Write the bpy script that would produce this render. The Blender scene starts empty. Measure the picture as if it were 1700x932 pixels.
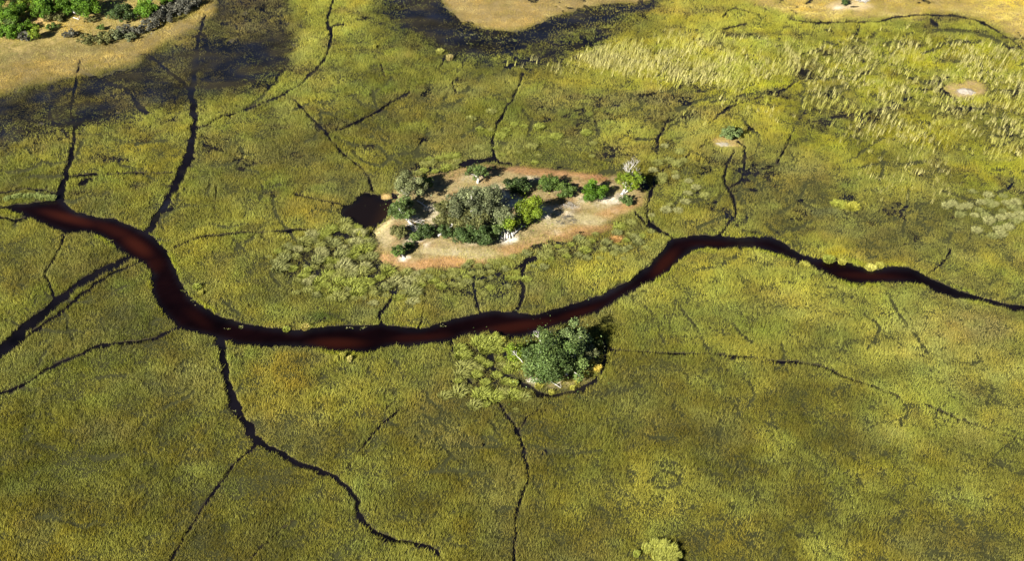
import bpy, math, random
import numpy as np
from mathutils import Vector

R = math.radians
sc = bpy.context.scene
col = sc.collection
rng = np.random.default_rng(7)
random.seed(7)

# ------------------------------------------------------------------ camera, sky, sun, exposure
PITCH, HFOV, CAM_H = R(38), R(40), 205.0
cd = bpy.data.cameras.new('camera')
cam = bpy.data.objects.new('camera', cd)
col.objects.link(cam)
cam.location = (0, 0, CAM_H)
cam.rotation_euler = (R(90) - PITCH, 0, 0)
cd.sensor_width = 36
cd.lens = 18 / math.tan(HFOV / 2)
cd.clip_start, cd.clip_end = 1, 20000
sc.camera = cam

SUN_EL = R(30)
SUN_AZ = math.atan2(-0.62, -0.78)          # towards the sun: behind the camera, to the left
w = bpy.data.worlds.new('World')
sc.world = w
w.use_nodes = True
nt = w.node_tree
bg = nt.nodes['Background']
sky = nt.nodes.new('ShaderNodeTexSky')
sky.sky_type = 'NISHITA'
sky.sun_disc = False
sky.sun_elevation = SUN_EL
sky.sun_rotation = SUN_AZ
sky.altitude = 1000
sky.air_density = 0.30
sky.dust_density = 0.1
nt.links.new(sky.outputs[0], bg.inputs[0])
bg.inputs[1].default_value = 0.05
sd_ = bpy.data.lights.new('sun', 'SUN')
sd_.energy = 5.0
sd_.angle = R(0.5)
sd_.color = (1.0, 0.94, 0.84)
sun = bpy.data.objects.new('sun', sd_)
col.objects.link(sun)
sdir = Vector((math.sin(SUN_AZ) * math.cos(SUN_EL), math.cos(SUN_AZ) * math.cos(SUN_EL), math.sin(SUN_EL)))
sun.rotation_euler = sdir.to_track_quat('Z', 'Y').to_euler()
sun.location = (-100, 0, 300)

vs = sc.view_settings
vs.view_transform = 'Standard'
vs.look = 'None'
vs.gamma = 1
vs.use_curve_mapping = False
vs.exposure = 1.95
sc.cycles.max_bounces = 6
sc.cycles.diffuse_bounces = 2
sc.cycles.transparent_max_bounces = 4

# ------------------------------------------------------------------ survey: where a spot in the photograph lies on the ground
FPX = 850 / math.tan(HFOV / 2)
SP, CP = math.sin(PITCH), math.cos(PITCH)

def at(u, v, z=0.0):
    a, b = (u - 850) / FPX, (v - 466) / FPX
    dx, dy, dz = a, CP - b * SP, -SP - b * CP
    t = (z - CAM_H) / dz
    return Vector((dx * t, dy * t, z))

def survey(x, y):
    dep = y * CP + CAM_H * SP
    return 850 + FPX * x / dep, 466 + FPX * (CAM_H * CP - y * SP) / dep

def scale_at(u, v):
    p = at(u, v)
    return FPX / (p.y * CP + CAM_H * SP), math.atan2(CAM_H, p.y)

# ------------------------------------------------------------------ noise
def vnoise(x, y, seed):
    xi, yi = np.floor(x).astype(np.int64), np.floor(y).astype(np.int64)
    fx, fy = x - xi, y - yi
    fx, fy = fx * fx * (3 - 2 * fx), fy * fy * (3 - 2 * fy)
    def h(a, b):
        n = (a * 374761393 + b * 668265263 + seed * 974634777) & 0xFFFFFFFF
        n = ((n ^ (n >> 13)) * 1274126177) & 0xFFFFFFFF
        return ((n ^ (n >> 16)) & 0xFFFFFF) / float(0xFFFFFF)
    return (h(xi, yi) * (1 - fx) + h(xi + 1, yi) * fx) * (1 - fy) + (h(xi, yi + 1) * (1 - fx) + h(xi + 1, yi + 1) * fx) * fy

def fbm(x, y, s, seed, o=4):
    t, a, tot = 0, 1.0, 0
    for k in range(o):
        t = t + a * vnoise(x / s * 2 ** k + 17.3 * k, y / s * 2 ** k - 9.1 * k, seed + k)
        tot += a
        a *= 0.55
    return (t / tot - 0.5) * 2

def sstep(a, b, x):
    t = np.clip((x - a) / (b - a), 0, 1)
    return t * t * (3 - 2 * t)

def poly_sd(px, py, poly):
    P = np.array(poly, float)
    d = np.full(px.shape, 1e9)
    ins = np.zeros(px.shape, bool)
    n = len(P)
    for i in range(n):
        a, b = P[i], P[(i + 1) % n]
        e = b - a
        t = np.clip(((px - a[0]) * e[0] + (py - a[1]) * e[1]) / max(e @ e, 1e-9), 0, 1)
        d = np.minimum(d, np.hypot(px - a[0] - t * e[0], py - a[1] - t * e[1]))
        c = ((a[1] > py) != (b[1] > py))
        with np.errstate(divide='ignore', invalid='ignore'):
            xx = a[0] + (py - a[1]) / (b[1] - a[1] + 1e-12) * e[0]
        ins ^= c & (px < xx)
    return np.where(ins, -d, d)

# ------------------------------------------------------------------ traced outlines of the water
RIVER = [(-60,338),(0,343),(25,339),(57,336),(82,332),(98,330),(110,341),(125,353),(160,360),(190,364),(220,375),(240,385),(260,400),(277,415),(285,433),(295,458),
 (299,466),(315,493),(337,511),(362,526),(400,537),(425,541),(462,546),(492,551),(525,546),(565,542),(600,543),(630,537),(675,546),(697,547),
 (745,532),(787,522),(825,516),(850,520),(887,522),(925,513),(962,503),(1000,491),(1025,476),(1047,464),(1077,443),(1100,415),(1115,395),
 (1150,390),(1200,393),(1237,395),(1275,394),(1300,403),(1325,420),(1347,430),(1387,430),(1415,438),(1445,448),(1482,443),(1515,445),(1537,458),
 (1562,471),(1587,481),(1625,493),(1675,506),(1700,508),(1850,540),(1850,552),(1700,520),(1685,519),(1637,503),(1587,496),(1557,486),(1532,475),
 (1512,471),(1475,470),(1435,473),(1412,474),(1385,464),(1350,445),(1312,430),(1275,417),(1250,412),(1220,413),(1195,418),(1162,412),(1147,419),
 (1127,435),(1107,455),(1092,466),(1067,478),(1030,498),(1000,517),(975,526),(950,536),(932,541),(895,551),(875,560),(850,562),(837,562),
 (815,552),(787,557),(770,558),(745,568),(712,573),(675,577),(642,577),(615,587),(585,587),(550,586),(520,577),(470,576),(425,576),(400,575),
 (357,561),(322,553),(295,546),(282,531),(262,508),(252,486),(250,466),(255,458),(240,440),(215,430),(195,413),(170,395),(140,388),(110,388),
 (85,380),(57,368),(40,358),(15,351),(0,348),(-60,346)]
POOL = [(568,352),(590,335),(610,322),(640,318),(662,320),(656,340),(650,355),(635,370),(617,386),(600,386),(580,372)]
# narrow channels and hippo paths: (points, width at the start, width at the end)
CHANNELS = [
 ([(-60,362),(0,363),(25,368),(50,360)],5,7), ([(98,337),(105,310),(110,290),(118,262),(123,235)],14,6), ([(123,235),(121,200),(118,178),(125,140),(133,100)],6,2),
 ([(-20,324),(0,322),(25,317),(50,315),(70,318),(95,325)],4,4), ([(112,297),(140,292),(158,290)],5,6), ([(133,307),(150,299)],6,6), ([(150,292),(220,288),(285,288)],2.5,2.5),
 ([(245,383),(262,360),(280,330),(295,300),(308,275)],11,15), ([(308,275),(318,245),(322,210),(320,180)],15,11), ([(320,180),(318,150),(325,110),(330,60),(340,25)],12,3),
 ([(212,430),(180,447),(140,470),(95,500),(50,540),(0,582),(-60,632)],11,16), ([(230,436),(190,455),(150,480),(110,512),(60,550),(0,594),(-60,642)],5,5),
 ([(105,392),(98,415),(85,440),(76,458),(85,480),(92,497)],5,4.5), ([(76,458),(60,470),(45,500)],2,2),
 ([(295,547),(270,558),(225,569),(170,575),(130,592),(80,615),(40,640),(0,657),(-60,690)],6,6),
 ([(365,563),(372,600),(375,635),(387,670)],15,13), ([(387,670),(405,700),(430,735)],15,12), ([(430,735),(460,752),(500,773),(545,790),(575,815),(595,835)],9,10),
 ([(595,835),(595,853),(615,880),(650,898),(710,910),(735,935),(770,980)],10,6),
 ([(430,737),(395,765),(370,800),(340,840),(310,885),(295,910),(270,960)],4,4.5), ([(515,835),(490,862),(455,890),(425,920),(400,950)],2,3),
 ([(705,650),(640,700),(610,735),(575,780),(565,788)],2.5,3), ([(820,660),(840,690),(858,718),(868,745),(873,775),(875,800),(863,830),(857,860),(855,900),(853,960)],5,5),
 ([(858,718),(875,695),(895,680)],3,2), ([(748,568),(757,590),(770,620),(785,640),(815,655),(830,660)],5,4),
 ([(850,631),(875,643),(900,658),(920,658),(955,651),(985,636)],9,6), ([(985,636),(1000,616),(1003,591),(1002,566)],5,4),
 ([(790,557),(805,570),(815,590),(815,610),(830,622),(850,631)],9,9), ([(838,560),(835,580),(842,600)],6,5),
 ([(1003,580),(1060,585),(1120,588),(1190,590),(1240,595),(1290,602),(1340,605),(1390,622),(1445,643),(1475,655),(1500,660)],2.6,2.8),
 ([(1535,673),(1590,698),(1650,718),(1700,732),(1800,760)],3,3), ([(900,424),(870,440),(866,465),(866,490),(862,510),(850,525)],8,7),
 ([(870,440),(845,450),(800,462)],4,2), ([(797,520),(790,500),(785,480),(787,460)],4,3), ([(632,540),(630,525),(645,505),(655,490),(660,470)],8,4), ([(655,492),(640,480)],4,3),
 ([(695,545),(702,520),(705,490)],3,2),
 ([(290,413),(330,396),(370,391),(430,387),(500,383),(575,378)],4,3), ([(580,345),(540,335),(515,330),(490,325)],5,4),
 ([(617,318),(613,300),(605,285),(575,262),(555,240),(545,225)],3.5,4), ([(545,225),(535,215),(510,190),(490,168)],7,3), ([(545,222),(580,210),(610,195),(650,170),(680,155)],3.5,3),
 ([(330,215),(370,195),(430,175),(485,150),(510,130)],3,4.5), ([(510,130),(530,110),(545,85),(550,55),(543,40),(550,10),(557,-30)],5,4.5), ([(545,48),(570,40)],3,2),
 ([(820,268),(817,240),(822,215),(835,190),(850,165),(860,145),(868,122)],5,4), ([(757,276),(790,270),(820,266)],9,10), ([(820,266),(850,275)],6,3),
 ([(1195,390),(1215,365),(1222,350),(1215,325),(1203,305),(1203,290),(1210,270),(1217,252)],5,5), ([(1213,310),(1230,300),(1235,275),(1238,245)],4,4),
 ([(1225,235),(1238,245)],4,4), ([(1092,275),(1092,235),(1100,215),(1110,195)],3,3), ([(1092,275),(1085,310),(1075,340),(1078,370),(1115,395)],3.5,4),
 ([(1055,355),(1080,380),(1110,392)],4,5), ([(1092,285),(1130,268),(1168,240)],2,3), ([(1540,457),(1560,440),(1570,430),(1577,413)],4,3),
 ([(1260,10),(1320,35),(1400,38),(1460,35),(1490,28),(1540,25)],2.5,4), ([(1540,25),(1590,28),(1630,38),(1660,55),(1690,75),(1720,100)],4,3), ([(1545,35),(1555,42)],6,5),
 ([(1185,200),(1210,180),(1250,165),(1300,150),(1335,130)],3,4), ([(1330,118),(1345,120)],9,8), ([(1290,270),(1305,245),(1312,225)],3,3),
 ([(1565,152),(1557,140),(1575,128)],5,4), ([(1565,152),(1590,165)],5,3), ([(1475,470),(1472,490)],2.5,2.5), ([(540,530),(520,540)],3,3),
 ([(738,93),(730,115)],3,3), ([(770,108),(752,135),(758,155)],3,3), ([(632,108),(637,125)],2,2), ([(245,90),(270,110),(300,135),(315,150)],4,6), ([(200,140),(225,170),(245,190)],5,5),
 ([(1200,30),(1215,14),(1260,25)],3,3), ([(360,310),(355,350)],2,2), ([(560,592),(580,592)],5,5), ([(640,680),(675,655)],2,2),
 ([(1200,48),(1240,40)],3,3), ([(1420,195),(1480,175),(1520,160)],2.5,2.5),
]

# ------------------------------------------------------------------ raster fields over the plain
X0, X1, Y0, Y1 = -215.0, 215.0, 160.0, 440.0
FS = 0.25
fx = np.arange(X0, X1 + FS / 2, FS)
fy = np.arange(Y0, Y1 + FS / 2, FS)
FX, FY = np.meshgrid(fx, fy)
FU, FV = survey(FX, FY)
wn = fbm(FX, FY, 3.0, 11, 4)
WU = FU + 7 * wn
WV = FV + 6 * fbm(FX, FY, 3.0, 31, 4)
chan = np.full(FX.shape, 60.0)              # signed distance (in survey units) to the narrow channels

def seg_field(F, a, b, wa, wb, pad=25):
    lo_v, hi_v = min(a[1], b[1]) - pad, max(a[1], b[1]) + pad
    rows = np.where((FV[:, 0] > lo_v) & (FV[:, 0] < hi_v))[0]
    if not len(rows): return
    r0, r1 = rows[0], rows[-1] + 1
    us = FU[r0:r1]
    cols = np.where((us.max(0) > min(a[0], b[0]) - pad) & (us.min(0) < max(a[0], b[0]) + pad))[0]
    if not len(cols): return
    c0, c1 = cols[0], cols[-1] + 1
    k = min(1.0, 0.25 + 0.06 * max(wa, wb))
    U = FU[r0:r1, c0:c1] + k * (WU[r0:r1, c0:c1] - FU[r0:r1, c0:c1])
    V = FV[r0:r1, c0:c1] + k * (WV[r0:r1, c0:c1] - FV[r0:r1, c0:c1])
    e = (b[0] - a[0], b[1] - a[1])
    t = np.clip(((U - a[0]) * e[0] + (V - a[1]) * e[1]) / (e[0] ** 2 + e[1] ** 2 + 1e-9), 0, 1)
    d = np.hypot(U - a[0] - t * e[0], V - a[1] - t * e[1]) - 0.5 * (wa + (wb - wa) * t)
    F[r0:r1, c0:c1] = np.minimum(F[r0:r1, c0:c1], d)

def smooth_line(pts):
    P = [np.array(p, float) for p in pts]
    if len(P) < 3: return P
    out = []
    Q = [2 * P[0] - P[1]] + P + [2 * P[-1] - P[-2]]
    for i in range(1, len(Q) - 2):
        p0, p1, p2, p3 = Q[i - 1], Q[i], Q[i + 1], Q[i + 2]
        for t in (0, 1 / 3, 2 / 3):
            out.append(0.5 * (2 * p1 + (p2 - p0) * t + (2 * p0 - 5 * p1 + 4 * p2 - p3) * t * t + (3 * p1 - p0 - 3 * p2 + p3) * t ** 3))
    out.append(P[-1])
    return out

for pts, wa, wb in CHANNELS:
    S = smooth_line(pts)
    n = len(S) - 1
    for i in range(n):
        seg_field(chan, S[i], S[i + 1], wa + (wb - wa) * i / n, wa + (wb - wa) * (i + 1) / n)

# faint game trails: trodden lines where the grass is thin and low
trail = np.full(FX.shape, 60.0)
tq = np.random.default_rng(77)
TR = [[(1180,170),(1230,160),(1290,150),(1340,120)], [(1100,215),(1130,180),(1190,160),(1260,140)], [(1290,270),(1310,230),(1330,180),(1338,125)], [(1450,160),(1520,150),(1560,150)],
      [(1350,200),(1420,190),(1480,178),(1520,160)], [(690,250),(720,210),(735,170),(760,130)], [(905,200),(960,190),(1000,200),(1060,180)], [(880,100),(930,85),(1010,60)], [(1500,60),(1560,50),(1640,60),(1690,90)],
      [(1380,150),(1440,120),(1480,70)], [(700,690),(740,710),(780,730)], [(760,735),(790,745),(840,740)], [(880,740),(930,755),(1000,750)], [(1430,520),(1460,545),(1440,580)], [(1475,490),(1490,520),(1520,560),(1540,590)],
      [(1180,590),(1150,540),(1120,500)], [(130,740),(155,765),(200,760)], [(60,740),(150,760),(235,755)], [(600,760),(660,720),(700,700)], [(1300,470),(1380,478),(1400,490)], [(1020,480),(1080,520),(1100,570)]]
for k_ in range(150):
    p_ = np.array([tq.uniform(0, 1700), tq.uniform(40, 420) if tq.uniform() < 0.7 else tq.uniform(420, 930)])
    h_ = tq.choice([0.3, 1.1, 2.0, 2.6, -0.4]) + tq.normal(0, 0.35)
    L_ = [tuple(p_)]
    for j_ in range(tq.integers(3, 9)):
        h_ += tq.normal(0, 0.45)
        p_ = p_ + np.array([math.cos(h_), 0.65 * math.sin(h_)]) * tq.uniform(10, 26)
        L_.append(tuple(p_))
    TR.append(L_)
for L_ in TR:
    S = smooth_line(L_)
    for i in range(len(S) - 1):
        seg_field(trail, S[i], S[i + 1], 0.3, 0.3, pad=8)

def sample(F, x, y, s):
    gx = np.clip((x - X0) / s, 0, F.shape[1] - 1.001)
    gy = np.clip((y - Y0) / s, 0, F.shape[0] - 1.001)
    i, j = gx.astype(int), gy.astype(int)
    a, b = gx - i, gy - j
    if F.ndim == 3: a, b = a[..., None], b[..., None]
    return (F[j, i] * (1 - a) + F[j, i + 1] * a) * (1 - b) + (F[j + 1, i] * (1 - a) + F[j + 1, i + 1] * a) * b

# river and pool on the 1 m raster (smooth), edge noise added on lookup
CS = 1.0
cx = np.arange(X0, X1 + CS / 2, CS)
cy = np.arange(Y0, Y1 + CS / 2, CS)
CX, CY = np.meshgrid(cx, cy)
CU, CV = survey(CX, CY)
HS = 0.5
hx, hy = np.arange(X0, X1 + HS / 2, HS), np.arange(Y0, Y1 + HS / 2, HS)
HX, HY = np.meshgrid(hx, hy)
HU, HV = survey(HX, HY)
riv_c = np.minimum(poly_sd(HU, HV, RIVER), 60)
pool_c = np.minimum(poly_sd(HU + 13 * fbm(HX, HY, 5, 15, 4), HV + 11 * fbm(HX, HY, 5, 16, 4), POOL), 60)
pool_c = np.maximum(pool_c, -7 * (np.hypot((HU - 640) / 12, (HV - 327) / 7) - 1 + 0.4 * fbm(HX, HY, 2, 18, 3)))

# ------------------------------------------------------------------ vegetation zones on the 1 m raster
ZU = CU + 16 * fbm(CX, CY, 14, 41, 4)
ZV = CV + 11 * fbm(CX, CY, 14, 51, 4)
G = np.zeros(CX.shape + (3,))                # grass colour
S_ = np.zeros(CX.shape + (3,))               # soil colour
D = np.zeros(CX.shape)                       # grass cover
H = np.zeros(CX.shape)                       # grass height
FL = np.zeros(CX.shape)                      # flooding
G[:] = (0.178, 0.184, 0.030)
S_[:] = (0.026, 0.027, 0.008)
D[:] = 0.95
H[:] = 0.95

def paint(wt, g=None, d=None, h=None, s=None, fl=None):
    global G, S_, D, H, FL
    w3 = wt[..., None]
    if g is not None: G = G * (1 - w3) + np.array(g) * w3
    if s is not None: S_ = S_ * (1 - w3) + np.array(s) * w3
    if d is not None: D = D * (1 - wt) + d * wt
    if h is not None: H = H * (1 - wt) + h * wt
    if fl is not None: FL = FL * (1 - wt) + fl * wt

def zone(poly, soft, **k):
    paint(sstep(soft, -soft, poly_sd(ZU, ZV, poly)) * k.pop('amt', 1.0), **k)

def spot(u, v, ru, rv, amt=1.0, ang=0, **k):
    c, s = math.cos(R(ang)), math.sin(R(ang))
    a, b = (ZU - u) * c + (ZV - v) * s, -(ZU - u) * s + (ZV - v) * c
    q = np.sqrt((a / ru) ** 2 + (b / rv) ** 2)
    paint(sstep(1.35, 0.45, q) * amt, **k)

# broad natural variation of the sedges
n30, n12, n70 = fbm(CX, CY, 30, 61, 4), fbm(CX, CY, 10, 71, 4), fbm(CX, CY, 70, 81, 3)
paint(sstep(-0.05, 0.5, n30) * 0.55, g=(0.205, 0.190, 0.026))
paint(sstep(-0.05, 0.5, -n30) * 0.55, g=(0.115, 0.135, 0.014))
paint(sstep(0.05, 0.5, n12) * 0.6, d=1.1)
paint(sstep(0.1, 0.5, -n12) * 0.7, d=0.62)
paint(sstep(0.05, 0.5, fbm(CX, CY, 18, 91, 4)) * 0.5, g=(0.17, 0.13, 0.035))
paint(sstep(0.1, 0.5, fbm(CX, CY, 16, 95, 4)) * 0.5, g=(0.16, 0.155, 0.055))
paint(sstep(0.1, 0.5, fbm(CX, CY, 13, 97, 4)) * 0.6, g=(0.12, 0.16, 0.025))

YG, BR, DK, GY = (0.225, 0.238, 0.036), (0.25, 0.20, 0.03), (0.085, 0.078, 0.014), (0.15, 0.145, 0.05)
# bottom: dim olive, with cloud shadow and vignette darkening put into the grass colour
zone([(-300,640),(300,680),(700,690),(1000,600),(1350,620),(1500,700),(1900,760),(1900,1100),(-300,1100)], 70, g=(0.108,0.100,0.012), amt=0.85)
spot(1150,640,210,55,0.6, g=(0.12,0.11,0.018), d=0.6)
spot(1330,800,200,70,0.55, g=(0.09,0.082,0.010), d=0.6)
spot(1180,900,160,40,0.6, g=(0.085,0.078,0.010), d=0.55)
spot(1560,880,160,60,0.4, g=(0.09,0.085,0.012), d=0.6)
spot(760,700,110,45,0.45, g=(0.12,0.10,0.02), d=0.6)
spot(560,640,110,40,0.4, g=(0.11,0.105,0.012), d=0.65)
spot(1320,530,250,60,0.75, g=YG, d=0.95)
spot(1520,690,150,40,0.7, g=YG, d=0.95)
spot(1480,570,270,75,0.65, g=(0.235,0.25,0.05), d=1.1)
spot(1400,130,330,110,0.35, g=(0.245,0.255,0.04), d=1.05)
spot(1290,520,160,45,0.5, g=(0.235,0.25,0.05), d=1.1)
spot(1560,560,120,40,0.5, g=(0.235,0.22,0.07), d=1.05)
spot(1600,590,110,60,0.45, g=(0.21,0.19,0.035))
spot(1270,540,60,25,0.7, g=(0.17,0.23,0.03))
spot(1620,545,80,28,0.55, g=(0.24,0.17,0.06))
spot(1450,790,130,30,0.5, g=(0.20,0.20,0.02))
spot(1290,740,35,20,0.8, g=(0.24,0.25,0.04), d=1)
spot(1150,470,180,30,0.6, g=YG, d=0.95)
spot(1440,430,110,14,0.8, ang=5, g=(0.36,0.30,0.02), d=1)
spot(1400,335,34,18,0.9, g=(0.33,0.32,0.03), d=1)
spot(1320,335,150,50,0.75, g=(0.085,0.075,0.022), d=0.5)
spot(1470,370,110,30,0.7, g=(0.085,0.085,0.035), d=0.55)
spot(1380,355,40,12,0.8, g=(0.14,0.16,0.08))
spot(1600,400,140,30,0.5, g=(0.15,0.14,0.03), d=0.65)
spot(1130,330,110,50,0.5, g=(0.16,0.155,0.022), d=0.7)
spot(480,170,120,50,0.4, g=YG)
spot(650,60,60,35,0.3, g=YG)
spot(520,60,70,70,0.6, g=YG, d=0.95)
spot(540,350,110,30,0.55, g=BR)
spot(480,260,110,30,0.45, g=(0.13,0.11,0.02), d=0.6)
spot(650,250,120,40,0.35, g=(0.14,0.12,0.02), d=0.65)
spot(680,175,90,25,0.5, g=(0.15,0.11,0.03), d=0.6)
spot(230,260,120,35,0.4, g=(0.24,0.20,0.02))
spot(330,440,90,60,0.4, g=(0.22,0.20,0.02))
spot(440,460,80,40,0.35, g=(0.15,0.17,0.03))
spot(150,410,80,20,0.3, g=(0.11,0.15,0.02))
spot(470,620,60,40,0.6, g=(0.25,0.18,0.02))
spot(60,760,150,70,0.35, g=(0.12,0.14,0.012))
spot(170,715,60,25,0.5, g=(0.18,0.16,0.05))
spot(440,710,40,25,0.6, g=(0.19,0.18,0.08))
spot(330,640,60,40,0.4, g=(0.19,0.17,0.05))
spot(60,900,160,60,0.4, g=(0.17,0.135,0.008))
spot(850,560,60,20,0.5, g=(0.12,0.14,0.02))
spot(760,370,900,60,0.12, g=BR)
# bright marsh, upper right
zone([(900,130),(1000,50),(1150,25),(1300,45),(1500,45),(1640,50),(1900,120),(1900,330),(1500,300),(1250,210),(1050,160)], 40, g=(0.225,0.225,0.018), d=0.9)
spot(1080,180,190,28,0.55, g=(0.125,0.115,0.02), d=0.6)
spot(1430,190,110,18,0.55, g=(0.13,0.12,0.018), d=0.6)
spot(960,180,80,40,0.45, g=(0.13,0.155,0.03), d=0.7)
spot(1640,210,60,40,0.5, g=(0.14,0.13,0.02), d=0.55)
spot(1340,125,22,14,0.9, g=(0.10,0.09,0.02), d=0.2, fl=0.8)
spot(1180,85,190,45,0.35, g=(0.26,0.25,0.04))
# broken, wetter sedge with dark water showing through, mostly in the far half
pk = fbm(CX, CY * 1.5, 8, 301, 5)
pr_ = np.clip(0.25 + 0.75 * sstep(480, 330, ZV) + 0.3 * sstep(900, 1300, ZU) * sstep(430, 330, ZV), 0, 1)
paint(sstep(0.12, 0.42, pk) * pr_ * 0.85, d=0.42, fl=0.65, g=(0.125, 0.11, 0.028))
pk2 = fbm(CX, CY * 1.3, 5, 305, 4)
paint(sstep(0.2, 0.5, pk2) * 0.55, d=0.5, g=(0.12, 0.105, 0.022))
paint(sstep(0.15, 0.5, -pk2) * 0.5, g=(0.225, 0.23, 0.045), d=1.15)
for (u, v, ru, rw, am) in [(1100,165,70,10,.8),(1180,190,60,12,.7),(1010,172,50,9,.6),(1420,190,60,8,.8),(1360,205,40,9,.6),(1320,118,26,12,.8),(1150,150,40,8,.5),(1640,180,30,10,.6),(1560,132,22,12,.7),(1290,160,30,8,.7),(930,150,40,14,.5),(900,180,30,20,.4),(1480,180,40,7,.6),(1600,95,50,6,.3),(1660,235,30,12,.5),(540,215,16,8,.8),(680,160,50,9,.6),(1290,280,60,14,.5),(1110,300,30,18,.4),(1260,310,60,14,.5),(500,265,60,12,.35),(780,740,50,10,.5),(905,750,60,8,.5),(1050,480,50,8,.3)]:
    spot(u, v, ru, rw, am, d=0.35, fl=0.7, g=(0.13, 0.11, 0.035))
# flooded ground, upper left and top centre
zone([(-300,265),(0,240),(60,218),(130,212),(210,198),(300,182),(330,160),(400,150),(460,125),(490,90),(485,40),(475,-90),(372,-90),(345,30),(300,62),(245,88),(222,108),(150,122),(80,137),(0,152),(-300,190)], 22,
     g=(0.070,0.064,0.020), d=0.62, h=0.6, s=(0.034,0.030,0.022), fl=1.0)
fb = sstep(12, -14, poly_sd(ZU, ZV, [(-300,265),(0,240),(60,218),(130,212),(210,198),(300,182),(330,160),(400,150),(460,125),(490,90),(485,40),(475,-90),(372,-90),(345,30),(222,108),(80,137),(0,152),(-300,190)]))
fn = fbm(CX + 0.5 * CY, CY * 2.4, 22, 261, 4)
paint(fb * sstep(0.05, 0.45, fn) * 0.8, d=0.12)
paint(fb * sstep(0.05, 0.5, -fn) * 0.7, g=(0.115, 0.098, 0.026), d=0.75)
band = np.exp(-((ZV - (236 - 0.18 * ZU - 12)) / 7.0) ** 2) * sstep(260, 200, ZU)
paint(band * 0.85, d=0.10, fl=1)
spot(420,20,60,45,0.75, g=(0.15,0.12,0.045), d=0.7, fl=0.5)
spot(318,62,40,24,0.7, g=(0.20,0.15,0.05), d=0.75, fl=0.4)
spot(170,165,90,25,0.5, g=(0.16,0.13,0.04), d=0.55)
spot(430,110,45,45,0.8, d=0.15, fl=1)
spot(350,100,50,25,0.8, d=0.15, fl=1)
spot(30,225,90,12,0.6, d=0.2, fl=1)
spot(180,200,60,10,0.8, d=0.12, fl=1)
zone([(560,-90),(600,-10),(640,45),(690,80),(740,103),(800,115),(880,120),(960,95),(1030,55),(1080,25),(1110,0),(1200,-60),(1000,-90)], 22,
     g=(0.10,0.115,0.02), d=0.45, h=0.7, fl=0.7)
zone([(640,-90),(650,0),(690,55),(740,78),(800,92),(860,84),(930,62),(1000,38),(1080,5),(1000,15),(930,32),(870,48),(810,48),(765,32),(735,8),(720,-90)], 9,
     g=(0.12,0.11,0.03), d=0.10, h=0.6, s=(0.022,0.022,0.022), fl=1.0)
zone([(722,-90),(735,5),(768,30),(815,45),(870,46),(930,28),(1010,8),(1080,-5),(1180,-90)], 8, g=(0.29,0.215,0.068), d=0.85, h=0.4, s=(0.16,0.12,0.05), fl=0)
# tan dry shores
zone([(-300,120),(0,92),(90,78),(180,72),(250,58),(322,20),(345,-90),(380,-90),(347,28),(302,60),(247,86),(222,104),(150,120),(80,135),(0,152),(-300,190)], 9,
     g=(0.36,0.275,0.075), d=0.8, h=0.5, s=(0.13,0.10,0.04), fl=0)
zone([(-300,-200),(345,-200),(318,12),(250,58),(180,72),(90,80),(0,94),(-300,120)], 7, g=(0.24,0.215,0.05), d=0.65, h=0.5, s=(0.22,0.17,0.065), fl=0)
spot(40,92,150,12,0.7, ang=-4, g=(0.30,0.28,0.11))
spot(130,50,40,18,0.6, g=(0.36,0.25,0.04))
spot(20,78,90,9,0.6, g=(0.16,0.145,0.04))
spot(140,66,70,9,0.6, g=(0.16,0.145,0.04))
spot(65,36,22,6,0.7, s=(0.42,0.27,0.12), d=0.3)
zone([(1150,-200),(1230,-10),(1300,18),(1380,36),(1460,32),(1540,22),(1610,27),(1660,45),(1700,70),(1900,130),(1900,-200)], 12, g=(0.36,0.29,0.06), d=0.9, h=0.5, s=(0.18,0.135,0.05), fl=0)
spot(1090,15,90,14,0.5, g=(0.30,0.24,0.04))
spot(1690,-2,60,12,0.8, g=(0.50,0.40,0.02))
spot(1365,8,40,10,0.7, g=(0.45,0.30,0.04))
spot(1410,8,38,9,1, g=(0.36,0.30,0.14), d=0.3, h=0.25, s=(0.34,0.27,0.15))
spot(1392,12,8,4,1, d=0.02, s=(0.45,0.38,0.28))
# the wooded island and its rims
ISLAND = [(645,446),(622,420),(612,396),(640,372),(658,348),(652,326),(668,300),(700,292),(740,287),(765,279),(800,272),(850,277),(900,283),(960,290),(1000,297),(1020,292),
          (1058,300),(1076,318),(1073,335),(1055,352),(1012,366),(960,388),(910,402),(870,416),(840,426),(790,433),(740,441),(700,448),(672,452)]
isl = poly_sd(CU + 13 * fbm(CX, CY, 9, 101, 5), CV + 11 * fbm(CX, CY, 9, 111, 5), ISLAND)
paint(sstep(26, -2, isl) * 0.6, g=(0.20,0.19,0.05), h=0.7)
paint(sstep(3, -3, isl), g=(0.26,0.205,0.06), d=0.7, h=0.45, s=(0.20,0.14,0.06), fl=0)
paint(sstep(-8, -17, isl), g=(0.25,0.215,0.075), d=0.6, h=0.32, s=(0.21,0.165,0.08))
iw = sstep(-2, -10, isl)
paint(iw * sstep(0.0, 0.45, fbm(CX, CY, 9, 271, 4)) * 0.8, g=(0.26, 0.23, 0.06), d=0.75, h=0.45)
paint(iw * sstep(0.05, 0.45, fbm(CX, CY, 7, 281, 4)) * 0.75, g=(0.26, 0.17, 0.065), s=(0.22, 0.14, 0.065))
paint(iw * sstep(0.15, 0.5, fbm(CX, CY, 5, 291, 4)) * 0.8, d=0.2, s=(0.34, 0.30, 0.21))
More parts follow.
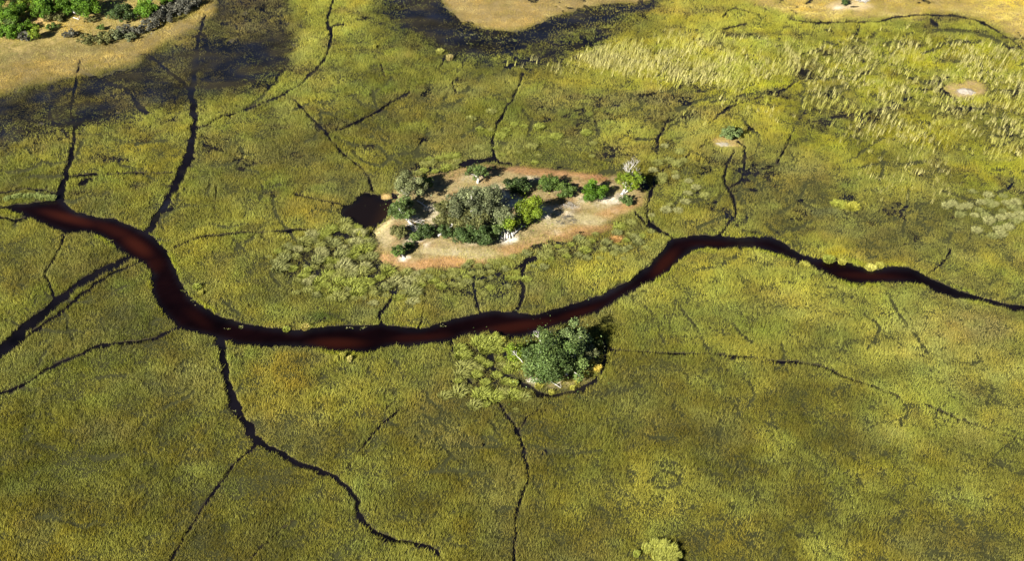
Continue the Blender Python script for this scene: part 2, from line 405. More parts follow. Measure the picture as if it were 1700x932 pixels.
def patch(u, v, ru, rv, amt=1.0, ang=0, **k):
    c, s = math.cos(R(ang)), math.sin(R(ang))
    U, V = CU + 9 * fbm(CX, CY, 5, 121, 4), CV + 7 * fbm(CX, CY, 5, 131, 4)
    a, b = (U - u) * c + (V - v) * s, -(U - u) * s + (V - v) * c
    paint(sstep(1.2, 0.75, np.sqrt((a / ru) ** 2 + (b / rv) ** 2)) * amt, **k)
for (u, v, ru, rv, a, ang) in [(900,287,75,7,0.9,3),(985,297,30,7,0.9,8),(960,390,60,9,0.7,-14),(1025,350,40,7,0.6,-18),(860,412,50,8,0.6,-8),(745,440,70,8,0.8,-4),(655,432,26,9,0.8,10),(1024,395,12,9,0.9,0),(650,400,14,14,0.5,0)]:
    patch(u, v, ru, rv, a * 0.8, ang, g=(0.29,0.165,0.058), s=(0.25,0.135,0.06), d=0.5, h=0.4)
for (u, v, ru, rv, a) in [(850,336,22,9,1),(842,326,14,7,0.9),(840,397,16,9,0.9),(690,400,10,5,0.6),(1010,335,22,7,0.7),(905,348,22,6,0.5),(715,348,14,6,0.7),(672,430,8,4,0.9),(1030,327,14,5,0.8)]:
    patch(u, v, ru, rv, a, 0, d=0.1, s=(0.48,0.44,0.36))
fl_ = np.zeros(CX.shape)
for (u, v, ru, rv) in [(1020,347,40,6),(780,424,60,5),(690,405,25,8),(930,362,40,6),(860,345,24,10)]:
    fl_ = np.maximum(fl_, sstep(1.2, 0.6, np.hypot((CU - u) / ru, (CV - v) / rv)))
paint(fl_ * (vnoise(CX / 1.1, CY / 1.1, 601) > 0.72) * 0.9, d=0.08, s=(0.50, 0.46, 0.38))
paint(sstep(-4, -10, isl) * (vnoise(CX / 1.6, CY / 1.6, 611) > 0.78) * 0.6, g=(0.12, 0.11, 0.04), s=(0.09, 0.07, 0.04), d=0.8)
for (u, v, ru, rv) in [(640,395,18,18),(760,420,70,9),(950,368,60,10),(690,362,20,8)]:
    patch(u, v, ru, rv, 0.8, 0, g=(0.28,0.26,0.10), s=(0.26,0.22,0.12), d=0.6)
patch(632,378,22,8,0.9,-38, d=0.15, s=(0.38,0.32,0.16))
# thin wandering leads of dark water through the sedge
lead = np.exp(-(fbm(CX, CY * 1.5, 16, 521, 4) / 0.030) ** 2) + np.exp(-(fbm(CX + 0.4 * CY, CY * 1.3, 22, 531, 4) / 0.022) ** 2)
lw = np.clip(0.10 + 0.9 * sstep(440, 380, ZV) * sstep(700, 1050, ZU) + 0.35 * sstep(330, 250, ZV), 0, 1) * sstep(-0.25, 0.2, fbm(CX, CY, 20, 541, 3)) * sstep(2, 12, isl)
paint(np.clip(lead, 0, 1) * lw * 0.95, d=0.10, fl=0.9, g=(0.10, 0.09, 0.02))
spot(1412,314,22,9,0.9, d=0.55, fl=0.4, g=(0.035,0.050,0.010))
# dark web of open water between the tussocks
web = np.exp(-(fbm(CX, CY * 1.25, 7, 501, 3) / 0.075) ** 2)
zw = np.zeros(CX.shape)
for (u, v, ru, rw) in [(580,430,95,42),(680,470,70,22),(790,468,80,22),(960,408,90,18),(800,610,55,50),(860,640,60,20)]:
    zw = np.maximum(zw, sstep(1.25, 0.7, np.hypot((ZU - u) / ru, (ZV - v) / rw)))
zw = zw * sstep(2, 10, isl)
WEBF = zw * web
paint(zw * web * 0.95, d=0.08, fl=1.0, g=(0.10, 0.10, 0.02))
paint(zw * sstep(0.1, 0.4, fbm(CX, CY, 6, 505, 3)) * 0.7, g=(0.20, 0.225, 0.04), d=1.0)
# streaks and tufts over the dry shores
dry = np.maximum(np.maximum(sstep(8, -8, poly_sd(ZU, ZV, [(-300,-200),(350,-200),(347,28),(302,60),(247,86),(222,104),(150,122),(80,137),(0,152),(-300,190)])), sstep(6, -6, poly_sd(ZU, ZV, [(722,-90),(735,5),(768,30),(815,45),(870,46),(930,28),(1010,8),(1080,-5),(1180,-90)]))),
                 sstep(6, -6, poly_sd(ZU, ZV, [(1150,-200),(1230,-10),(1300,18),(1380,36),(1460,32),(1540,22),(1610,27),(1660,45),(1700,70),(1900,130),(1900,-200)])))
sk, sk2 = fbm(CX, CY * 2.2, 4, 311, 4), fbm(CX, CY * 1.6, 9, 315, 4)
paint(dry * sstep(0.05, 0.4, sk) * 0.6, g=(0.43, 0.36, 0.13), d=1.0)
paint(dry * sstep(0.05, 0.4, -sk) * 0.6, g=(0.20, 0.165, 0.045), d=0.6)
paint(dry * sstep(0.1, 0.45, sk2) * 0.5, g=(0.20, 0.175, 0.035))
# small mounds
for (u, v, ru, rv) in [(1602,148,36,13),(1210,236,26,10)]:
    patch(u, v, ru, rv, 0.9, 0, g=(0.27,0.21,0.06), d=0.65, h=0.4, s=(0.25,0.18,0.08), fl=0)
patch(1605,154,17,5,0.9,8, d=0.06, s=(0.22,0.18,0.12))
patch(1202,240,13,4,0.8,12, d=0.1, s=(0.25,0.22,0.15))
patch(890,632,14,6,0.9,0, d=0.06, s=(0.4,0.35,0.28))
# reedy ground round the wooded islands: water shows between the tussocks
for (u, v, ru, rv) in [(560,440,120,45),(660,470,60,20),(800,610,60,40),(800,480,80,22),(930,410,90,16),(720,285,45,14)]:
    spot(u, v, ru, rv, 0.75, g=(0.15,0.145,0.035), d=0.34, h=0.65, fl=0.8)
spot(580,400,60,25,0.6, d=0.3, fl=0.9)
spot(930,605,80,55,0.7, g=(0.16,0.17,0.02), d=0.5, fl=0.6)
spot(820,470,50,25,0.6, g=(0.08,0.10,0.02), d=0.5, fl=0.6)
patch(930,610,62,36,1,0, g=(0.20,0.19,0.03), d=0.6, s=(0.22,0.18,0.08), fl=0)
spot(535,533,45,10,0.9, g=(0.05,0.075,0.012), d=0.9)
spot(585,350,34,28,0.8, g=(0.09,0.085,0.02), d=0.45, h=0.6, fl=0.9)
patch(640,327,11,7,1,0, g=(0.40,0.28,0.09), s=(0.36,0.25,0.1), d=0.6, h=0.3, fl=0)

mo1, mo2, mo3 = fbm(CX, CY, 15, 401, 5), fbm(CX, CY, 24, 411, 5), fbm(CX, CY, 11, 421, 5)
wet_z = sstep(-6, -14, isl)                     # leave the island ground alone
mk = (1 - wet_z) * (1 - dry)
paint(mk * sstep(0.05, 0.45, mo1) * 0.45, g=(0.170, 0.160, 0.045))
paint(mk * sstep(0.05, 0.45, -mo1) * 0.45, g=(0.215, 0.235, 0.045))
paint(mk * sstep(0.10, 0.50, mo2) * 0.45, g=(0.125, 0.125, 0.022))
paint(mk * sstep(0.10, 0.50, -mo2) * 0.40, g=(0.235, 0.215, 0.030))
H *= np.clip(1 + 0.55 * mo3 + 0.3 * n12, 0.45, 1.6)
D *= np.clip(1 - 0.35 * sstep(0.1, 0.5, mo3), 0.3, 1)
G *= np.array([1.13, 1.11, 1.12])
G *= np.clip(1 + 0.38 * n12 + 0.40 * n30 + 0.30 * fbm(CX, CY, 4, 85, 3), 0.35, 1.8)[..., None]

def water_at(x, y):
    """signed distance to open water, survey units; negative = water"""
    e = 2.6 * fbm(x, y, 1.6, 141, 3) + 2.2 * fbm(x, y, 5.0, 151, 2)
    return np.minimum(sample(chan, x, y, FS) + 1.3 * fbm(x, y, 6.0, 145, 3) + 0.35 * e, np.minimum(sample(riv_c, x, y, HS), sample(pool_c, x, y, HS)) + e)

# ------------------------------------------------------------------ materials
def new_mat(name):
    m = bpy.data.materials.new(name)
    m.use_nodes = True
    n = m.node_tree
    return m, n, n.nodes['Principled BSDF']

def spec(b, r, s=0.2):
    b.inputs['Roughness'].default_value = r
    b.inputs['Specular IOR Level'].default_value = s

def attr_mat(name, rough, noise_scale=None, amt=0.3, transl=0.0, bump=0.0):
    m, n, b = new_mat(name)
    a = n.nodes.new('ShaderNodeVertexColor')
    a.layer_name = 'Col'
    out = a.outputs[0]
    if noise_scale:
        tc = n.nodes.new('ShaderNodeTexCoord')
        nz = n.nodes.new('ShaderNodeTexNoise')
        nz.inputs['Scale'].default_value = noise_scale
        nz.inputs['Detail'].default_value = 5
        nz.inputs['Roughness'].default_value = 0.7
        n.links.new(tc.outputs['Object'], nz.inputs['Vector'])
        mr = n.nodes.new('ShaderNodeMapRange')
        mr.inputs[1].default_value, mr.inputs[2].default_value = 0.3, 0.7
        mr.inputs[3].default_value, mr.inputs[4].default_value = 1 - amt, 1 + amt
        n.links.new(nz.outputs[0], mr.inputs[0])
        mx = n.nodes.new('ShaderNodeVectorMath')
        mx.operation = 'SCALE'
        n.links.new(out, mx.inputs[0])
        n.links.new(mr.outputs[0], mx.inputs['Scale'])
        out = mx.outputs[0]
        if bump:
            bp = n.nodes.new('ShaderNodeBump')
            bp.inputs['Strength'].default_value = bump
            bp.inputs['Distance'].default_value = 0.3
            n.links.new(nz.outputs[0], bp.inputs['Height'])
            n.links.new(bp.outputs[0], b.inputs['Normal'])
    n.links.new(out, b.inputs['Base Color'])
    spec(b, rough, 0.15)
    if transl:
        t = n.nodes.new('ShaderNodeBsdfTranslucent')
        n.links.new(out, t.inputs[0])
        ms = n.nodes.new('ShaderNodeMixShader')
        ms.inputs[0].default_value = transl
        n.links.new(b.outputs[0], ms.inputs[1])
        n.links.new(t.outputs[0], ms.inputs[2])
        n.links.new(ms.outputs[0], n.nodes['Material Output'].inputs[0])
    return m

M_ground = attr_mat('marsh_soil', 0.9, 1.6, 0.35, bump=0.5)
M_grass = attr_mat('marsh_grass_blades', 0.6, transl=0.25)
M_leaf = attr_mat('leaves', 0.55, transl=0.2)
M_bark = attr_mat('bark', 0.8, 3.0, 0.3, bump=0.4)
M_rock = attr_mat('salt_crust', 0.9, 2.5, 0.25, bump=0.6)

M_water, n, b = new_mat('tannin_water')
a = n.nodes.new('ShaderNodeVertexColor'); a.layer_name = 'Col'
n.links.new(a.outputs[0], b.inputs['Base Color'])
spec(b, 0.08, 0.16)
b.inputs['IOR'].default_value = 1.33
tc = n.nodes.new('ShaderNodeTexCoord')
nz = n.nodes.new('ShaderNodeTexNoise'); nz.inputs['Scale'].default_value = 0.7; nz.inputs['Detail'].default_value = 4
n.links.new(tc.outputs['Object'], nz.inputs['Vector'])
bp = n.nodes.new('ShaderNodeBump'); bp.inputs['Strength'].default_value = 0.05; bp.inputs['Distance'].default_value = 0.3
n.links.new(nz.outputs[0], bp.inputs['Height']); n.links.new(bp.outputs[0], b.inputs['Normal'])

# ------------------------------------------------------------------ mesh helpers
def mesh_obj(name, V, F, C, mat, parent=None, smooth=False):
    """V (n,3); F (m,k) with constant k, or a list of such arrays; C (n,3) linear colours"""
    me = bpy.data.meshes.new(name)
    Fs = F if isinstance(F, list) else [F]
    loops = np.concatenate([f.ravel() for f in Fs]).astype(np.int32)
    sizes = np.concatenate([np.full(len(f), f.shape[1]) for f in Fs]).astype(np.int32)
    starts = np.concatenate([[0], np.cumsum(sizes)[:-1]]).astype(np.int32)
    me.vertices.add(len(V))
    me.vertices.foreach_set('co', np.asarray(V, np.float32).ravel())
    me.loops.add(len(loops))
    me.loops.foreach_set('vertex_index', loops)
    me.polygons.add(len(sizes))
    me.polygons.foreach_set('loop_start', starts)
    if smooth: me.polygons.foreach_set('use_smooth', np.ones(len(sizes), bool))
    ca = me.color_attributes.new('Col', 'FLOAT_COLOR', 'POINT')
    c4 = np.ones((len(V), 4), np.float32)
    c4[:, :3] = C
    ca.data.foreach_set('color', c4.ravel())
    me.materials.append(mat)
    me.update(calc_edges=True)
    o = bpy.data.objects.new(name, me)
    col.objects.link(o)
    if parent is not None: o.parent = parent
    return o

def tag(o, label=None, cat=None, group=None, kind=None):
    if label: o['label'] = label
    if cat: o['category'] = cat
    if group: o['group'] = group
    if kind: o['kind'] = kind
    return o

def empty(name, loc):
    o = bpy.data.objects.new(name, None)
    o.empty_display_size = 0.5
    col.objects.link(o)
    o.location = loc
    return o

def grid_faces(nx, ny):
    i = np.arange(nx - 1)[None, :] + nx * np.arange(ny - 1)[:, None]
    return np.stack([i, i + 1, i + nx + 1, i + nx], -1).reshape(-1, 4)

# ------------------------------------------------------------------ ground: one sheet, fine near by and stretched out to the horizon
GS = 0.42
def stretched(lo, hi, s):
    core = np.arange(lo, hi + s / 2, s)
    outer = np.cumsum(s * 1.5 ** np.arange(1, 24))
    return np.concatenate([lo - outer[::-1], core, core[-1] + outer])
gx_, gy_ = stretched(X0 + 2, X1 - 2, GS), stretched(Y0 + 2, Y1 - 2, GS)
MX, MY = np.meshgrid(gx_, gy_)
inside = (MX > X0) & (MX < X1) & (MY > Y0) & (MY < Y1)
px_, py_ = np.clip(MX, X0, X1), np.clip(MY, Y0, Y1)
wd = water_at(px_, py_)
fl = sample(FL, px_, py_, CS)
ip = sample(isl, px_, py_, CS)
hum = fbm(MX, MY, 2.2, 161, 4)
Z = 0.05 + 0.10 * fbm(MX, MY, 5, 171, 3)
Z = Z - fl * (0.24 - 0.16 * hum)
Z = Z + 0.35 * sstep(2, -14, ip)
Z = np.where(wd < 3, np.minimum(Z, -0.08 + 0.09 * np.clip(wd, -8, 3)), Z)
Z = np.where(inside, Z, 0.05)
GC = sample(S_, px_, py_, CS)
GC = GC * (1 + 0.25 * hum)[..., None]
wet = sstep(3.0, -0.5, wd)[..., None]
GC = GC * (1 - wet) + np.array((0.022, 0.016, 0.010)) * wet
ground = mesh_obj('ground', np.stack([MX, MY, Z], -1).reshape(-1, 3), grid_faces(MX.shape[1], MX.shape[0]), np.clip(GC, 0, 1).reshape(-1, 3), M_ground, smooth=True)
tag(ground, kind='structure')

def ground_z(x, y):
    i = int(np.clip(np.searchsorted(gx_, x), 1, len(gx_) - 1)); j = int(np.clip(np.searchsorted(gy_, y), 1, len(gy_) - 1))
    return float(Z[j, i])

# ------------------------------------------------------------------ water
wx, wy = np.arange(X0 - 30, X1 + 31, 0.8), np.arange(Y0 - 30, Y1 + 31, 0.8)
AX, AY = np.meshgrid(wx, wy)
qx, qy = np.clip(AX, X0, X1), np.clip(AY, Y0, Y1)
AU, AV = survey(qx, qy)
rv = sample(riv_c, qx, qy, HS)
pv = sample(pool_c, qx, qy, HS)
WC = np.zeros(AX.shape + (3,))
WC[:] = (0.0035, 0.0030, 0.0045)
flw = sample(FL, qx, qy, CS)[..., None]
wn_ = sstep(-0.35, 0.4, fbm(AX, AY * 1.6, 7, 185, 4))[..., None]
WC = WC * (1 - flw) + (np.array((0.005, 0.006, 0.010)) * (1 - wn_) + np.array((0.015, 0.013, 0.008)) * wn_) * flw
inr = (sstep(1, -12, rv))[..., None]
WC = WC * (1 - inr) + np.array((0.0028, 0.0007, 0.0007)) * inr
wob = fbm(AX, AY, 9, 181, 3)
shoal = np.zeros(AX.shape)
for (u, v, ru, rw, ang, a) in [(115,362,62,11,14,0.9),(190,383,60,12,22,0.45),(228,408,42,16,35,0.85),(255,440,20,25,60,0.3),(560,570,60,12,0,0.55),(860,542,90,11,-8,0.5),(960,520,60,9,-18,0.3),(1105,435,38,13,-45,0.5),(700,560,70,8,-3,0.25),(1440,458,80,8,3,0.3),(1180,404,50,7,0,0.15),(330,530,40,12,35,0.15)]:
    c, s = math.cos(R(ang)), math.sin(R(ang))
    a1, b1 = (AU - u) * c + (AV - v) * s, -(AU - u) * s + (AV - v) * c
    shoal = np.maximum(shoal, a * sstep(1.1, 0.15, np.sqrt((a1 / ru) ** 2 + (b1 / rw) ** 2) + 0.12 * wob))
sh = (shoal * sstep(0, -6, rv))[..., None]
WC = WC * np.clip(1 + 0.9 * fbm(AX, AY, 6, 187, 4), 0.3, 2)[..., None]
WC = WC * (1 - sh) + np.array((0.022, 0.0048, 0.0022)) * sh
pl = (sstep(1, -8, pv))[..., None]
pr = sstep(622, 676, AU + 0.5 * (AV - 340))[..., None]
WC = WC * (1 - pl) + (np.array((0.0045, 0.003, 0.003)) * (1 - pr) + np.array((0.020, 0.010, 0.0045)) * pr) * pl
water = mesh_obj('water', np.stack([AX, AY, np.full(AX.shape, -0.06)], -1).reshape(-1, 3), grid_faces(AX.shape[1], AX.shape[0]), WC.reshape(-1, 3), M_water, smooth=True)
tag(water, kind='structure')

# ------------------------------------------------------------------ grass: blades in tufts, as one stuff object per kind
def blades(x, y, z, h, c, k, spread, width, lean, wind=(0.22, 0.05)):
    """k blades per tuft -> V, F, C"""
    n = len(x)
    def rep(a): return np.repeat(a, k, 0)
    bx = rep(x) + rng.normal(0, spread, n * k)
    by = rep(y) + rng.normal(0, spread, n * k)
    hh = rep(h) * rng.uniform(0.55, 1.2, n * k)
    az = rng.uniform(0, 2 * np.pi, n * k)
    ww = width * rng.uniform(0.6, 1.4, n * k) * 0.5
    ca, sa = np.cos(az) * ww, np.sin(az) * ww
    tx = bx + hh * (wind[0] + rng.normal(0, lean, n * k))
    ty = by + hh * (wind[1] + rng.normal(0, lean, n * k))
    zz = rep(z)
    V = np.empty((n * k, 3, 3), np.float32)
    V[:, 0] = np.stack([bx - ca, by - sa, zz - 0.1], -1)
    V[:, 1] = np.stack([bx + ca, by + sa, zz - 0.1], -1)
    V[:, 2] = np.stack([tx, ty, zz + hh], -1)
    F = np.arange(n * k * 3, dtype=np.int32).reshape(-1, 3)
    cc = rep(c) * rng.uniform(0.80, 1.20, (n * k, 1))
    C = np.repeat(cc, 3, 0)
    return V.reshape(-1, 3), F, C

step = 0.26
tx, ty = np.meshgrid(np.arange(X0 + 1, X1 - 1, step), np.arange(Y0 + 1, Y1 - 1, step))
tx = (tx + rng.uniform(-0.5, 0.5, tx.shape) * step).ravel()
ty = (ty + rng.uniform(-0.5, 0.5, ty.shape) * step).ravel()
tu, tv = survey(tx, ty)
ok = (tu > -110) & (tu < 1810) & (tv > -55) & (tv < 985)
tx, ty, tu, tv = tx[ok], ty[ok], tu[ok], tv[ok]
wd = water_at(tx, ty)
dd = sample(D, tx, ty, CS)
cl = fbm(tx, ty, 2.4, 191, 3)
cl2 = fbm(tx, ty, 0.7, 195, 2)
keep = (wd > 0.3) & (rng.uniform(0, 1, len(tx)) < np.clip(dd * (1.0 + 0.95 * cl + 0.6 * cl2), 0, 1.0))
tx, ty, wd, cl = tx[keep], ty[keep], wd[keep], cl[keep]
tr_ = sample(trail, tx[:], ty[:], FS)
tn = sstep(-0.7, 0.15, fbm(tx, ty, 6, 205, 3))
keep = (rng.uniform(0, 1, len(tx)) > 0.95 * tn * sstep(4.4, 1.6, tr_))
tx, ty, wd, cl = tx[keep], ty[keep], wd[keep], cl[keep]
hh = sample(H, tx, ty, CS) * (1 + 0.35 * cl) * (1 + 0.25 * sstep(7, 1, wd))
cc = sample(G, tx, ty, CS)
rv_t = sample(riv_c, tx, ty, HS)
edge = (sstep(9, 2, rv_t) * sstep(-0.1, 0.6, fbm(tx, ty, 9, 201, 3)) * 0.9)[:, None]
cc = cc * (1 - edge) + np.array((0.24, 0.26, 0.02)) * edge
hue = fbm(tx, ty, 5, 211, 3)[:, None]
cc = cc * (1 + np.concatenate([0.12 * hue, 0.0 * hue, -0.2 * hue], 1)) * (1 + 0.11 * rng.normal(0, 1, (len(tx), 1)).clip(-1.5, 1.5))
cc = np.clip(cc, 0.004, 0.7)
px_, py_ = np.clip(np.searchsorted(gx_, tx), 1, len(gx_) - 1), np.clip(np.searchsorted(gy_, ty), 1, len(gy_) - 1)
tz = Z[py_, px_]
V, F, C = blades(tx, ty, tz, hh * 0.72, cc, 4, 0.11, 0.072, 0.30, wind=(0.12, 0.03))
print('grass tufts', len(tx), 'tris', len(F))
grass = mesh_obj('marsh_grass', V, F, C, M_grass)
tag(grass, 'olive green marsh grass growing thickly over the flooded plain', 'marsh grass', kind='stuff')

# reeds: tall pale straw stands in the upper right
REEDS = [([(955,100),(1000,76),(1100,62),(1200,62),(1310,78),(1335,100),(1300,128),(1230,142),(1090,152),(1075,132),(985,118)], 10, 0.85),
         ([(845,112),(880,104),(985,108),(990,126),(900,124)], 6, 0.35), ([(1330,75),(1500,70),(1640,80),(1780,90),(1780,250),(1560,240),(1400,225),(1340,170)], 30, 0.36),
         ([(1440,130),(1560,125),(1560,160),(1440,180)], 15, 0.45), ([(1560,180),(1780,180),(1780,290),(1600,250)], 15, 0.3), ([(1420,240),(1600,235),(1580,330),(1440,330)], 15, 0.10), ([(1100,150),(1300,160),(1330,225),(1130,220)], 15, 0.08)]
rx_, ry_ = np.meshgrid(np.arange(X0 + 1, X1 - 1, 0.8), np.arange(Y0 + 1, Y1 - 1, 0.8))
rx_ = (rx_ + rng.uniform(-0.5, 0.5, rx_.shape)).ravel(); ry_ = (ry_ + rng.uniform(-0.5, 0.5, ry_.shape)).ravel()
ru_, rv_ = survey(rx_, ry_)
dens = np.zeros(len(rx_))
for poly, soft, am in REEDS:
    dens = np.maximum(dens, am * sstep(soft, -soft, poly_sd(ru_ + 14 * fbm(rx_, ry_, 10, 221, 3), rv_ + 8 * fbm(rx_, ry_, 10, 231, 3), poly)))
dens = dens * np.clip(0.75 + 1.6 * fbm(rx_, ry_, 7, 241, 3), 0, 1.3)
isd = np.minimum(np.hypot((ru_ - 1602) / 40, (rv_ - 148) / 16), np.hypot((ru_ - 1210) / 30, (rv_ - 236) / 15))
kp = (rng.uniform(0, 1, len(rx_)) < dens) & (isd > 1)
rx_, ry_ = rx_[kp], ry_[kp]
rc = np.array((0.34, 0.315, 0.115)) * (1 + 0.22 * rng.normal(0, 1, (len(rx_), 1)).clip(-1.5, 1.5))
gm = sstep(-0.1, 0.4, fbm(rx_, ry_, 8, 251, 3))[:, None]
rc = rc * (1 - 0.7 * gm) + np.array((0.30, 0.30, 0.045)) * 0.7 * gm
V, F, C = blades(rx_, ry_, np.zeros(len(rx_)), rng.uniform(1.1, 2.6, len(rx_)) * (1 + 0.3 * fbm(rx_, ry_, 6, 255, 3)), rc, 6, 0.20, 0.095, 0.12, wind=(0.27, 0.10))
tag(mesh_obj('reed_bed', V, F, C, M_grass), 'tall pale straw coloured reeds leaning with the wind in the far right marsh', 'reeds', kind='stuff')

# floating leaves along the slack water
LILY = [(312,485,16,14,45),(330,500,16,8,40),(45,383,40,5,40),(155,398,28,7,50),(185,420,12,8,22),(392,668,8,26,18),(392,545,60,4,26),(600,545,40,3,20),(730,540,60,3,20),(885,514,40,6,60),(1440,443,30,4,40),(70,500,60,5,22),(840,570,12,12,16),(790,70,40,8,70),(830,62,30,8,80),(760,60,50,14,40)]
LV, LF, LC = [], [], []
for (u, v, ru, rw, nn) in LILY:
    cen = [(u + random.gauss(0, ru * 0.6), v + random.gauss(0, rw * 0.6)) for k in range(max(2, nn // 9))]
    for k in range(nn):
        cq = random.choice(cen)
        p = at(cq[0] + random.gauss(0, 3.0), cq[1] + random.gauss(0, 1.2))
        r_ = random.uniform(0.08, 0.24)
        b0 = sum(len(q) for q in LV)
        an = np.sort(rng.uniform(0, 2 * np.pi, 6))
        LV.append(np.stack([p.x + r_ * np.cos(an), p.y + r_ * np.sin(an), np.full(6, -0.045 + random.uniform(0, 0.05))], -1))
        LF.append(np.arange(b0, b0 + 6)[None])
        c_ = np.array(random.choice([(0.10, 0.105, 0.025), (0.14, 0.14, 0.035), (0.07, 0.09, 0.02), (0.22, 0.21, 0.10)])) * random.uniform(0.7, 1.2)
        LC.append(np.repeat(c_[None], 6, 0))
tag(mesh_obj('floating_leaves', np.concatenate(LV), np.concatenate(LF), np.concatenate(LC), M_grass), 'small floating leaves scattered along the quiet channel edges', 'water lilies', kind='stuff')

# ------------------------------------------------------------------ trees, bushes, dead wood
def tube(pts, rad, sides=6):
    P = np.array(pts, float)
    n = len(P)
    T = np.gradient(P, axis=0)
    T /= np.linalg.norm(T, axis=1)[:, None] + 1e-9
    ref = np.where(np.abs(T[:, 2:3]) > 0.9, np.array([[1.0, 0, 0]]), np.array([[0, 0, 1.0]]))
    A = np.cross(T, ref); A /= np.linalg.norm(A, axis=1)[:, None]
    B = np.cross(T, A)
    an = np.linspace(0, 2 * np.pi, sides, endpoint=False)
    rr = np.array(rad, float)[:, None, None]
    V = P[:, None] + rr * (A[:, None] * np.cos(an)[None, :, None] + B[:, None] * np.sin(an)[None, :, None])
    i = np.arange(sides)
    j = (i + 1) % sides
    k = np.arange(n - 1)[:, None] * sides
    F = np.stack([k + i, k + j, k + sides + j, k + sides + i], -1).reshape(-1, 4)
    return V.reshape(-1, 3), F

def join(parts):
    V, F, b0 = [], [], 0
    for v, f in parts:
        V.append(v); F.append(f + b0); b0 += len(v)
    return np.concatenate(V), np.concatenate(F)

def bent(a, b, r0, r1, q, wob=0.08, n=5):
    a, b = np.array(a, float), np.array(b, float)
    L = np.linalg.norm(b - a)
    t = np.linspace(0, 1, n)[:, None]
    P = a + (b - a) * t
    P[1:-1] += q.normal(0, wob * L, (n - 2, 3))
    return tube(P, r0 + (r1 - r0) * t[:, 0])

PAL = {'bright': [(0.085, 0.155, 0.010), (0.055, 0.115, 0.010)], 'lime': [(0.13, 0.17, 0.012), (0.085, 0.13, 0.012)],
       'green': [(0.080, 0.120, 0.022), (0.045, 0.075, 0.016)], 'dark': [(0.055, 0.085, 0.022), (0.030, 0.050, 0.014)],
       'grey': [(0.140, 0.155, 0.072), (0.085, 0.100, 0.044)], 'olive': [(0.125, 0.125, 0.040), (0.075, 0.080, 0.026)],
       'pale': [(0.155, 0.165, 0.072), (0.105, 0.120, 0.045)], 'sage': [(0.140, 0.185, 0.060), (0.075, 0.110, 0.036)],
       'ash': [(0.100, 0.098, 0.072), (0.065, 0.066, 0.048)], 'forest': [(0.100, 0.140, 0.036), (0.050, 0.080, 0.020)]}
BARK = {'white': (0.33, 0.315, 0.29), 'brown': (0.10, 0.078, 0.055), 'grey': (0.26, 0.24, 0.21)}

def crown_mesh(q, Rx, rz, pal, lobes=None, leaf=0.30, fill=1.0, z0=0.0, floor=None, ragged=0.0):
    Rx, rz = Rx * 1.34, rz * 1.24
    n_l = lobes or int(12 + 4.2 * Rx)
    dirs = q.normal(size=(n_l, 3)); dirs /= np.linalg.norm(dirs, axis=1)[:, None]
    dirs[:, 2] = np.abs(dirs[:, 2]) * q.choice([1, 1, 1, -0.5], n_l)
    lc = dirs * np.array([Rx, Rx, rz]) * q.uniform(0.40, 0.78 + ragged, (n_l, 1))
    lr = q.uniform(0.15, 0.33, n_l) * min(Rx, 1.25 * rz) * (1 - 0.3 * ragged)
    lc = np.concatenate([[[0, 0, 0]], lc]); lr = np.concatenate([[0.55 * min(Rx, rz)], lr])
    P, N, C = [], [], []
    p0, p1 = np.array(PAL[pal][0]), np.array(PAL[pal][1])
    for c, r in zip(lc, lr):
        m = int(fill * 26 * (r / leaf) ** 2 * 0.8) + 16
        d = q.normal(size=(m, 3)); d /= np.linalg.norm(d, axis=1)[:, None]
        rr = r * (q.uniform(0.55, 1.05, (m, 1)) + 0.22 * q.exponential(1, (m, 1)) ** 2 * (q.uniform(0, 1, (m, 1)) < 0.16)) * np.array([1, 1, 0.85])
        P.append(c + d * rr); N.append(d)
        t = np.clip(q.uniform(0, 1) + q.normal(0, 0.25, (m, 1)), 0, 1)
        C.append((p0 * (1 - t) + p1 * t) * q.uniform(0.7, 1.3, (m, 1)) * q.uniform(0.6, 1.35))
    P, N, C = np.concatenate(P), np.concatenate(N), np.concatenate(C)
    P[:, 2] += z0
    if floor is not None:
        k = P[:, 2] > floor
        P, N, C = P[k], N[k], C[k]
    m = len(P)
    nr = 0.75 * N + 0.55 * q.normal(size=(m, 3)) + np.array([0, 0, 0.3])
    nr /= np.linalg.norm(nr, axis=1)[:, None]
    a = np.cross(nr, q.normal(size=(m, 3))); a /= np.linalg.norm(a, axis=1)[:, None] + 1e-9
    b_ = np.cross(nr, a)
    sz = leaf * q.uniform(0.5, 1.5, (m, 1))
    V = np.stack([P - a * sz * 0.55, P - b_ * sz * 0.34 + nr * sz * 0.12, P + a * sz * 0.55, P + b_ * sz * 0.34 + nr * sz * 0.12], 1)
    return V.reshape(-1, 3), np.arange(4 * m).reshape(-1, 4), np.repeat(C, 4, 0), lc + np.array([0, 0, z0])

def place(u, v, r, rw, h=None):
    """crown centre and half-sizes as surveyed, h = crown centre height in m -> base point, radii"""
    s, dep = scale_at(u, v + rw)
    Rx = r / s
    rz = math.sqrt(max((rw / s) ** 2 - (Rx * math.sin(dep) * 0.92) ** 2, 0)) / math.cos(dep)
    rz = min(max(rz, 0.55 * Rx), 1.4 * Rx)
    if h is None: h = rz * 0.8
    p = at(u, v + h * s * math.cos(dep))
    return p, Rx, rz, h

